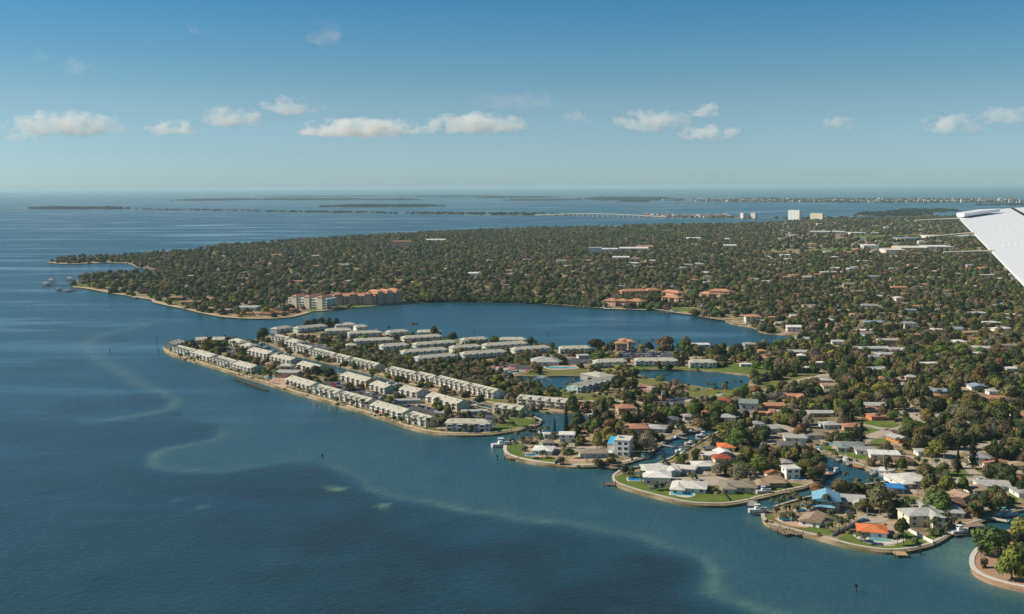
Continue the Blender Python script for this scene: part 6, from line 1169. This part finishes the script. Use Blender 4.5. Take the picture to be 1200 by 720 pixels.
for x, y, c, wh in [(371, 406, 'white', 'on the northern lot'), (356, 409, 'grey', 'on the northern lot'), (380, 408, 'white', 'on the northern lot'), (266, 409, 'red', 'on the peninsula tip lot'), (270, 411, 'black', 'on the peninsula tip lot'), (273, 412.5, 'white', 'on the peninsula tip lot'), (818, 563.5, 'white', 'on the cul de sac'), (1150, 563, 'white', 'at the right hand street bend'), (1158, 551.5, 'silver', 'before the two storey white house'), (1050, 508, 'red', 'by the street corner'), (1058, 508.5, 'silver', 'by the orange walled house'), (1013, 611, 'blue', 'behind the orange roofed house'), (904, 491, 'white', 'in the driveway row'), (908, 490.5, 'white', 'in the driveway row'), (912, 490, 'silver', 'in the driveway row'), (702, 459, 'red', 'on the palm road'), (694, 459.5, 'silver', 'on the palm road'), (740, 455.5, 'white', 'by the red tennis court'), (823, 471, 'white', 'on the palm road'), (772, 469.5, 'white', 'in the estate entrance'), (775, 475, 'silver', 'in the estate entrance'), (768, 477, 'white', 'in the estate entrance'), (785, 474.5, 'white', 'in the estate entrance'), (780, 479, 'grey', 'in the estate entrance'), (1069, 478, 'white', 'on the long street'), (926, 515.5, 'blue', 'on the flat light grey driveway'), (1130, 568, 'silver', 'beside the long white house'), (996, 602, 'grey', 'by the grey gabled house'), (1102, 431.5, 'white', 'by the far street'), (1094, 434, 'white', 'by the far street'), (668, 422, 'white', 'near the blue pool pavilion'), (684, 425, 'silver', 'near the blue pool pavilion'), (600, 430, 'silver', 'by the sports courts'), (592, 431, 'black', 'by the sports courts')]: car(x, y, c, cr_.choice((0, 20, 90, -15)), wh)
car(1068, 481, 'white', 80, 'as a van on the long street', 1.3); car(624, 437, 'yellow', 0, 'as an orange truck by the courts', 1.6)
# ------------------------------------------------------------------ poles, markers, fences, umbrellas
def pole(x, y, hp, label, arm=True):
    p = G(x, y); h = hp * MPP(p); e = empty('utility_pole', p); m = MB(); m.cyl((0, 0, -.5), (0, 0, h), .22, .15, 7); m.build('post', WOOD if arm else METAL, e)
    if arm:
        m = MB(); m.box(-1.2, 1.2, -.08, .08, h - .9, h - .7); m.build('crossarm', WOOD, e); m = MB(); m.cyl((.4, .2, h - 2.2), (.4, .2, h - 1.2), .28, n=8); m.build('transformer', METAL, e)
    else:
        m = MB(); m.box(-.1, 1.4, -.06, .06, h - .15, h); m.build('lamp_arm', METAL, e)
    reg(e, label, 'utility pole', 'utility poles', at=p)
for x, y, hp, lb, ar in [(1075.5, 586, 20, 'timber utility pole left of the big green tree', True), (1106, 541, 13, 'utility pole by the right hand street', True), (1156, 560, 16, 'utility pole at the street bend', True), (996, 499, 17, 'timber utility pole by the lawn triangle', True), (1031, 599, 14, 'grey lamp post by the cul de sac', False), (1016, 607, 12, 'lamp post left on the cul de sac', False), (552, 428, 13, 'white flagpole beside the blue townhouses', False), (1070, 474, 16, 'utility pole on the long street', True), (740.5, 412, 18, 'white mast behind the mediterranean apartments', False), (1090, 523, 12, 'utility pole beside the yellow tree', True), (904, 434, 8, 'lamp post on the palm lawn', False), (593, 432, 12, 'floodlight pole on the courts', False), (604, 432, 12, 'second floodlight pole on the courts', False), (700, 503, 16, 'lamp post behind the yellow trees', False)]: pole(x, y, hp, lb, ar)
def marker(x, y, hp, label):
    p = G(x, y, 0); s = MPP(p); e = empty('channel_marker', p); m = MB(); m.cyl((0, 0, -2), (0, 0, hp * s), .26, .22, 7); m.build('pile', DARKW, e); m = MB(); m.box(-.6, .6, -.3, -.24, hp * s - 1.3, hp * s - .1); m.build('daymark', mat('daymark', (.06, .14, .09), .7), e); reg(e, label, 'channel marker', 'channel markers in the bay', at=p, lm=False)
for x, y, hp, lb in [(378, 537, 5, 'dark channel marker pile on the pale shoal edge'), (1003, 694, 10, 'dark channel marker pile nearest the viewer'), (186, 416, 6, 'channel marker left of the peninsula tip'), (130, 361, 5, 'channel marker in the open bay at left'), (129, 415, 6, 'channel marker over the pale shoal at left'), (642, 395, 5, 'channel marker in the middle of the bay'), (556, 392, 5, 'channel marker behind the townhouses'), (184, 400, 5, 'small marker just off the peninsula tip'), (583, 540, 7, 'mooring pile left of the palm lawn'), (778, 537, 9, 'mooring pile in the canal mouth'), (1078, 650, 5, 'white tipped pile below the orange roofed house')]: marker(x, y, hp, lb)
def fence(pts, h, label, m_=WHITE):
    g = [G(x, y) for x, y in pts]; o = g[0].copy(); e = empty('garden_fence', o); pm = shared(('fp', h, m_.name), lambda: (lambda q: (q.box(-.09, .09, -.09, .09, -.1, h + .15), q.mesh('post', m_))[1])(MB()))
    for a, b_ in zip(g[:-1], g[1:]):
        d = b_ - a; L = d.length; u = Vector((-d.y, d.x, 0)).normalized() * .06; n_ = max(1, round(L / 2.6))
        for i in range(n_):
            p, q = a + d * (i / n_) - o, a + d * ((i + 1) / n_) - o; Z = Vector((0, 0, h)); m = MB(); m.hexa([p - u, q - u, q + u, p + u, p - u + Z, q - u + Z, q + u + Z, p + u + Z]); m.build('panel', m_, e); obj('post', pm, e, tuple(p))
    reg(e, label, 'fence', 'garden fences', at=(g[0] + g[-1]) / 2, lm=False)
fence([(760, 574), (771, 572), (782, 570)], 1.3, 'white fence in front of the peaked white house'); fence([(1060, 618), (1068, 625), (1080, 631), (1093, 637.5)], 1.6, 'white fence slanting right of the orange roofed house'); fence([(975, 629), (985, 623), (998, 617), (1008, 611)], 1.3, 'pale wall left of the orange roofed house', PALEC); fence([(738, 556), (750, 556.5)], 1.5, 'white fence behind the deep blue pool'); fence([(846, 577), (852, 583), (855, 587)], 1.0, 'dark clipped hedge crossing the curved lawn', mat('hedge', (.02, .04, .012), .9, .3, 3)); fence([(650, 544), (656, 537)], 1.6, 'grey wall between palm lawn and aqua ranch', PALEC); fence([(868, 428.5), (882, 427.5)], 2, 'white wall above the wide pond lawn'); fence([(950, 488), (990, 490)], 1.8, 'brown timber fence behind the flat tan house', WOOD); fence([(788, 470), (806, 468)], 1.6, 'white entrance wall of the estate')
def umbrella(x, y, col, label):
    p = G(x, y); e = empty('parasol', p); m = MB(); m.cyl((0, 0, 0), (0, 0, 2.6), .04, n=5); m.build('pole', METAL, e); m = MB(); m.cyl((0, 0, 2.1), (0, 0, 2.75), 1.6, .05, 8); m.build('canopy', mat('canopy_' + label[:4], col, .8), e); reg(e, label, 'parasol', 'parasols', at=p)
umbrella(446.5, 487, (.6, .06, .05), 'red parasol on the seawall promenade'); umbrella(230, 421.5, (.05, .2, .6), 'blue parasol on the peninsula promenade'); umbrella(461, 445.5, (.55, .08, .06), 'red parasol on the far canal bank'); umbrella(1042, 542.5, (.6, .45, .25), 'sand coloured parasol behind the basin'); umbrella(1047, 546, (.7, .7, .68), 'white parasol on the basin terrace')
def lounge(x, y, rot, label, group):
    p = G(x, y); e = empty('sun_lounger', p, R(rot))
    def f():
        m = MB(); m.box(-.9, .4, -.32, .32, .25, .36); m.hexa([(.4, -.32, .25), (1.0, -.32, .55), (1.0, .32, .55), (.4, .32, .25), (.4, -.32, .36), (.95, -.32, .68), (.95, .32, .68), (.4, .32, .36)]); return m.mesh('bed', WHITE)
    def g():
        m = MB()
        for sx in (-.8, .35):
            for sy in (-.26, .26): m.box(sx - .04, sx + .04, sy - .04, sy + .04, 0, .26)
        return m.mesh('legs', WHITE)
    obj('bed', shared('lng', f), e); obj('legs', shared('lngl', g), e); reg(e, label, 'sun lounger', group, at=p, lm=False)
for i in range(64):
    u = cr_.random(); x = 206 + u * 285; y = np.interp(x, [206, 220, 240, 260, 280, 310, 333, 357, 380, 403, 427, 450, 475, 492], [417.5, 422, 428, 434, 440.3, 449.2, 457, 464, 470, 477, 484.3, 491.5, 500.6, 505]) - cr_.uniform(2.0, 3.4); lounge(x, y, cr_.uniform(0, 360), 'white patio lounger on the seawall promenade', 'patio loungers on the seawall promenade')
# small brick gate tower of the estate
p = G(777.5, 470); e = empty('gate_tower', p); m = MB(); m.box(-1.4, 1.4, -1.4, 1.4, 0, 5); m.build('shaft', wallm('rust'), e); m = MB(); m.box(-1.2, 1.2, -1.2, 1.2, 5, 6.6); m.build('lantern', WHITE, e); m = MB(); hip_roof(m, -1.7, 1.7, -1.7, 1.7, 6.8, 1.4); m.build('cap', roofm('dkgrey'), e); reg(e, 'small red and white lighthouse shaped tower at the estate entrance', 'tower', at=p)
# ------------------------------------------------------------------ the aeroplane wing outside the window
WZ = CAMZ - .36
def WP(x, y, dz=0.0): return G(x, y, WZ + dz)
wing_out = [(1122, 253.6), (1146, 249.3), (1171, 245.2), (1186, 243.9), (1215, 242.6), (1300, 239.5)]
o_ = WP(1200, 300); e = empty('aeroplane_wing', o_); WPNT = mat('wing_paint', (.88, .88, .87), .35, .02, 6, spec=.5)
top = [WP(x, y) - o_ for x, y in wing_out] + [WP(1420, 262) - o_, WP(1420, 420) - o_, WP(1290, 424) - o_, WP(1202, 334) - o_]
m = MB(); n_ = len(top); dn = Vector((0, 0, -.012))
m.poly(list(reversed(top))); m.poly([q + dn for q in top])
for i in range(n_): a, b_ = top[i], top[(i + 1) % n_]; m.quad(a, b_, b_ + dn, a + dn)
wg = m.build('skin', WPNT, e)
def strip(x0, y0, x1, y1, w_, mt, nm, z0=.0005, z1=.003):
    a, b_ = WP(x0, y0) - o_, WP(x1, y1) - o_; d = (b_ - a).normalized(); u = Vector((-d.y, d.x, 0)) * w_ / 2; m = MB(); lo, hi = Vector((0, 0, z0)), Vector((0, 0, z1)); m.hexa([a - u + lo, b_ - u + lo, b_ + u + lo, a + u + lo, a - u + hi, b_ - u + hi, b_ + u + hi, a + u + hi]); return m.build(nm, mt, e)
strip(1186.3, 244.2, 1218, 262, .05, mat('panel_gap', (.05, .045, .04), .8), 'aileron_gap')
m = MB(); q = [WP(1121, 249.6, .05), WP(1146, 245.6, .05), WP(1172, 244.6, .05), WP(1172, 244.9, .05), WP(1130, 250.2, .05)]; q = [v - o_ for v in q]; dn = Vector((0, 0, -.035)); m.poly(list(reversed(q))); m.poly([v + dn for v in q])
for i in range(5): a, b_ = q[i], q[(i + 1) % 5]; m.quad(a, b_, b_ + dn, a + dn)
m.build('wing_tip_fairing', WPNT, e)
for x0, y0, x1, y1 in [(1122, 256.8, 1073, 258.8), (1138, 273.5, 1088, 277.8), (1161, 294.3, 1106, 296)]:
    a = WP(x0, y0) - o_; dist = (WP(x0, y0) - CAM).dot(Fv); d1 = Rc * ((x1 - 600) / FPX) + Uc * ((360 - y1) / FPX) + Fv; b_ = CAM + d1 * dist - o_; m = MB(); m.cyl(a + (a - b_).normalized() * .02, b_, .0011 * dist, .0008 * dist, 7) ; m.build('static_wick', mat('wick', (.66, .58, .42), .6), e)
rv = MB(); rv.cyl((0, 0, 0), (0, 0, .002), .011, n=8); rvm = rv.mesh('rivet', mat('rivet_metal', (.9, .9, .9), .3, spec=.6))
for (xa, ya, xb, yb, k) in ((1173, 248, 1200, 268, 12), (1157, 269, 1190, 264, 5), (1177, 288.5, 1198, 285, 4)):
    for i in range(k): u = i / (k - 1); v = WP(xa + (xb - xa) * u, ya + (yb - ya) * u, .0005) - o_; obj('rivet', rvm, e, tuple(v))
e['label'] = 'white aeroplane wing with three trailing rods at the right edge'; e['category'] = 'aeroplane wing'

# ------------------------------------------------------------------ labels that single each thing out
LMK = [('the orange roofed house', 1028, 622), ('the blue roofed house', 972, 590), ('the bare soil islet', 1165, 665), ('the basin sailboats', 1010, 548), ('the fountain pond', 640, 448), ('the wide round pond', 810, 442), ('the red tennis court', 777, 455), ('the cupola clubhouse', 638, 424), ('the pink clubhouse pool', 322, 441), ('the lilac seawall block', 548, 500), ('the peninsula tip', 205, 411), ('the modern white house', 730, 524), ('the deep blue pool', 745, 562), ('the low pool house', 812, 574), ('the palm lawn point', 612, 530), ('the aqua ranch house', 696, 534), ('the boat canal', 806, 518), ('the street junction', 1040, 504), ('the orange walled house', 1055, 515), ('the tall pines', 1138, 530), ('the creek boats', 1125, 622), ('the tall cream house', 878, 478), ('the palm lawn road', 925, 445), ('the salmon villas', 750, 352), ('the cream bayside block', 360, 352), ('the pink bayside blocks', 430, 348), ('the far left spit', 100, 330), ('the radio mast', 714, 292), ('the far shopping strip', 1080, 293), ('the white slab tower', 929, 250), ('the inland salmon pair', 838, 346), ('the marina canal', 490, 458), ('the northern lot', 370, 406), ('the bay corner villa', 883, 376), ('the tall canal conifer', 757, 482), ('the wing', 1165, 270), ('the brick coloured block', 470, 285), ('the courts', 590, 434), ('the mediterranean apartments', 733, 405), ('the lilac pond block', 770, 424), ('the rusty oak', 1148, 438), ('the long street', 1058, 465), ('the green gable block', 530, 476), ('the palm grove lawn', 605, 497), ('the rear yellow blocks', 415, 448), ('the white junction house', 1108, 488), ('the street bend house', 1168, 568), ('the brown roofed house', 1120, 592), ('the teal roof row', 1024, 407), ('the flat roof pair', 1145, 414), ('the canal head cruiser', 824, 508), ('the far left cottages', 315, 366)]
def relat(x, y):
    n_, lx, ly = min(LMK, key=lambda q: (x - q[1]) ** 2 + ((y - q[2]) * 1.8) ** 2); dx, dy = x - lx, (y - ly) * 1.8; r = math.hypot(dx, dy)
    if r < 7: return 'beside ' + n_
    far_ = ''
    if abs(dx) > abs(dy) * 1.3: return far_ + ('left of ' if dx < 0 else 'right of ') + n_
    return far_ + ('behind ' if dy < 0 else 'before ') + n_
seen = {}
for it in THINGS:
    o, lb, x, y, lm = it
    it.append(lb)
cnt_ = {}
for it in THINGS: cnt_[it[1]] = cnt_.get(it[1], 0) + 1
for it in THINGS:
    if (cnt_[it[1]] > 1 or len(it[1].split()) < 4) and it[4]: it[5] = it[1] + ' ' + relat(it[2], it[3])
grp = {}
for it in THINGS: grp.setdefault(it[5], []).append(it)
def ordn(i, n_):
    if n_ == 2: return ('left', 'right')[i] + ' of two'
    if i == 0: return 'leftmost'
    if i == n_ - 1: return 'rightmost'
    return f"{i + 1}{'st' if i % 10 == 0 and i != 10 else 'nd' if i % 10 == 1 and i != 11 else 'rd' if i % 10 == 2 and i != 12 else 'th'} from left"
for k, L in grp.items():
    if len(L) > 1:
        L.sort(key=lambda q: q[2])
        for i, it in enumerate(L): it[5] = k + ', ' + ordn(i, len(L))
for it in THINGS: it[0]['label'] = it[5]
print('things', len(THINGS), 'objects', len(COL.objects), 'longest label', max((len(it[5].split()), it[5]) for it in THINGS))
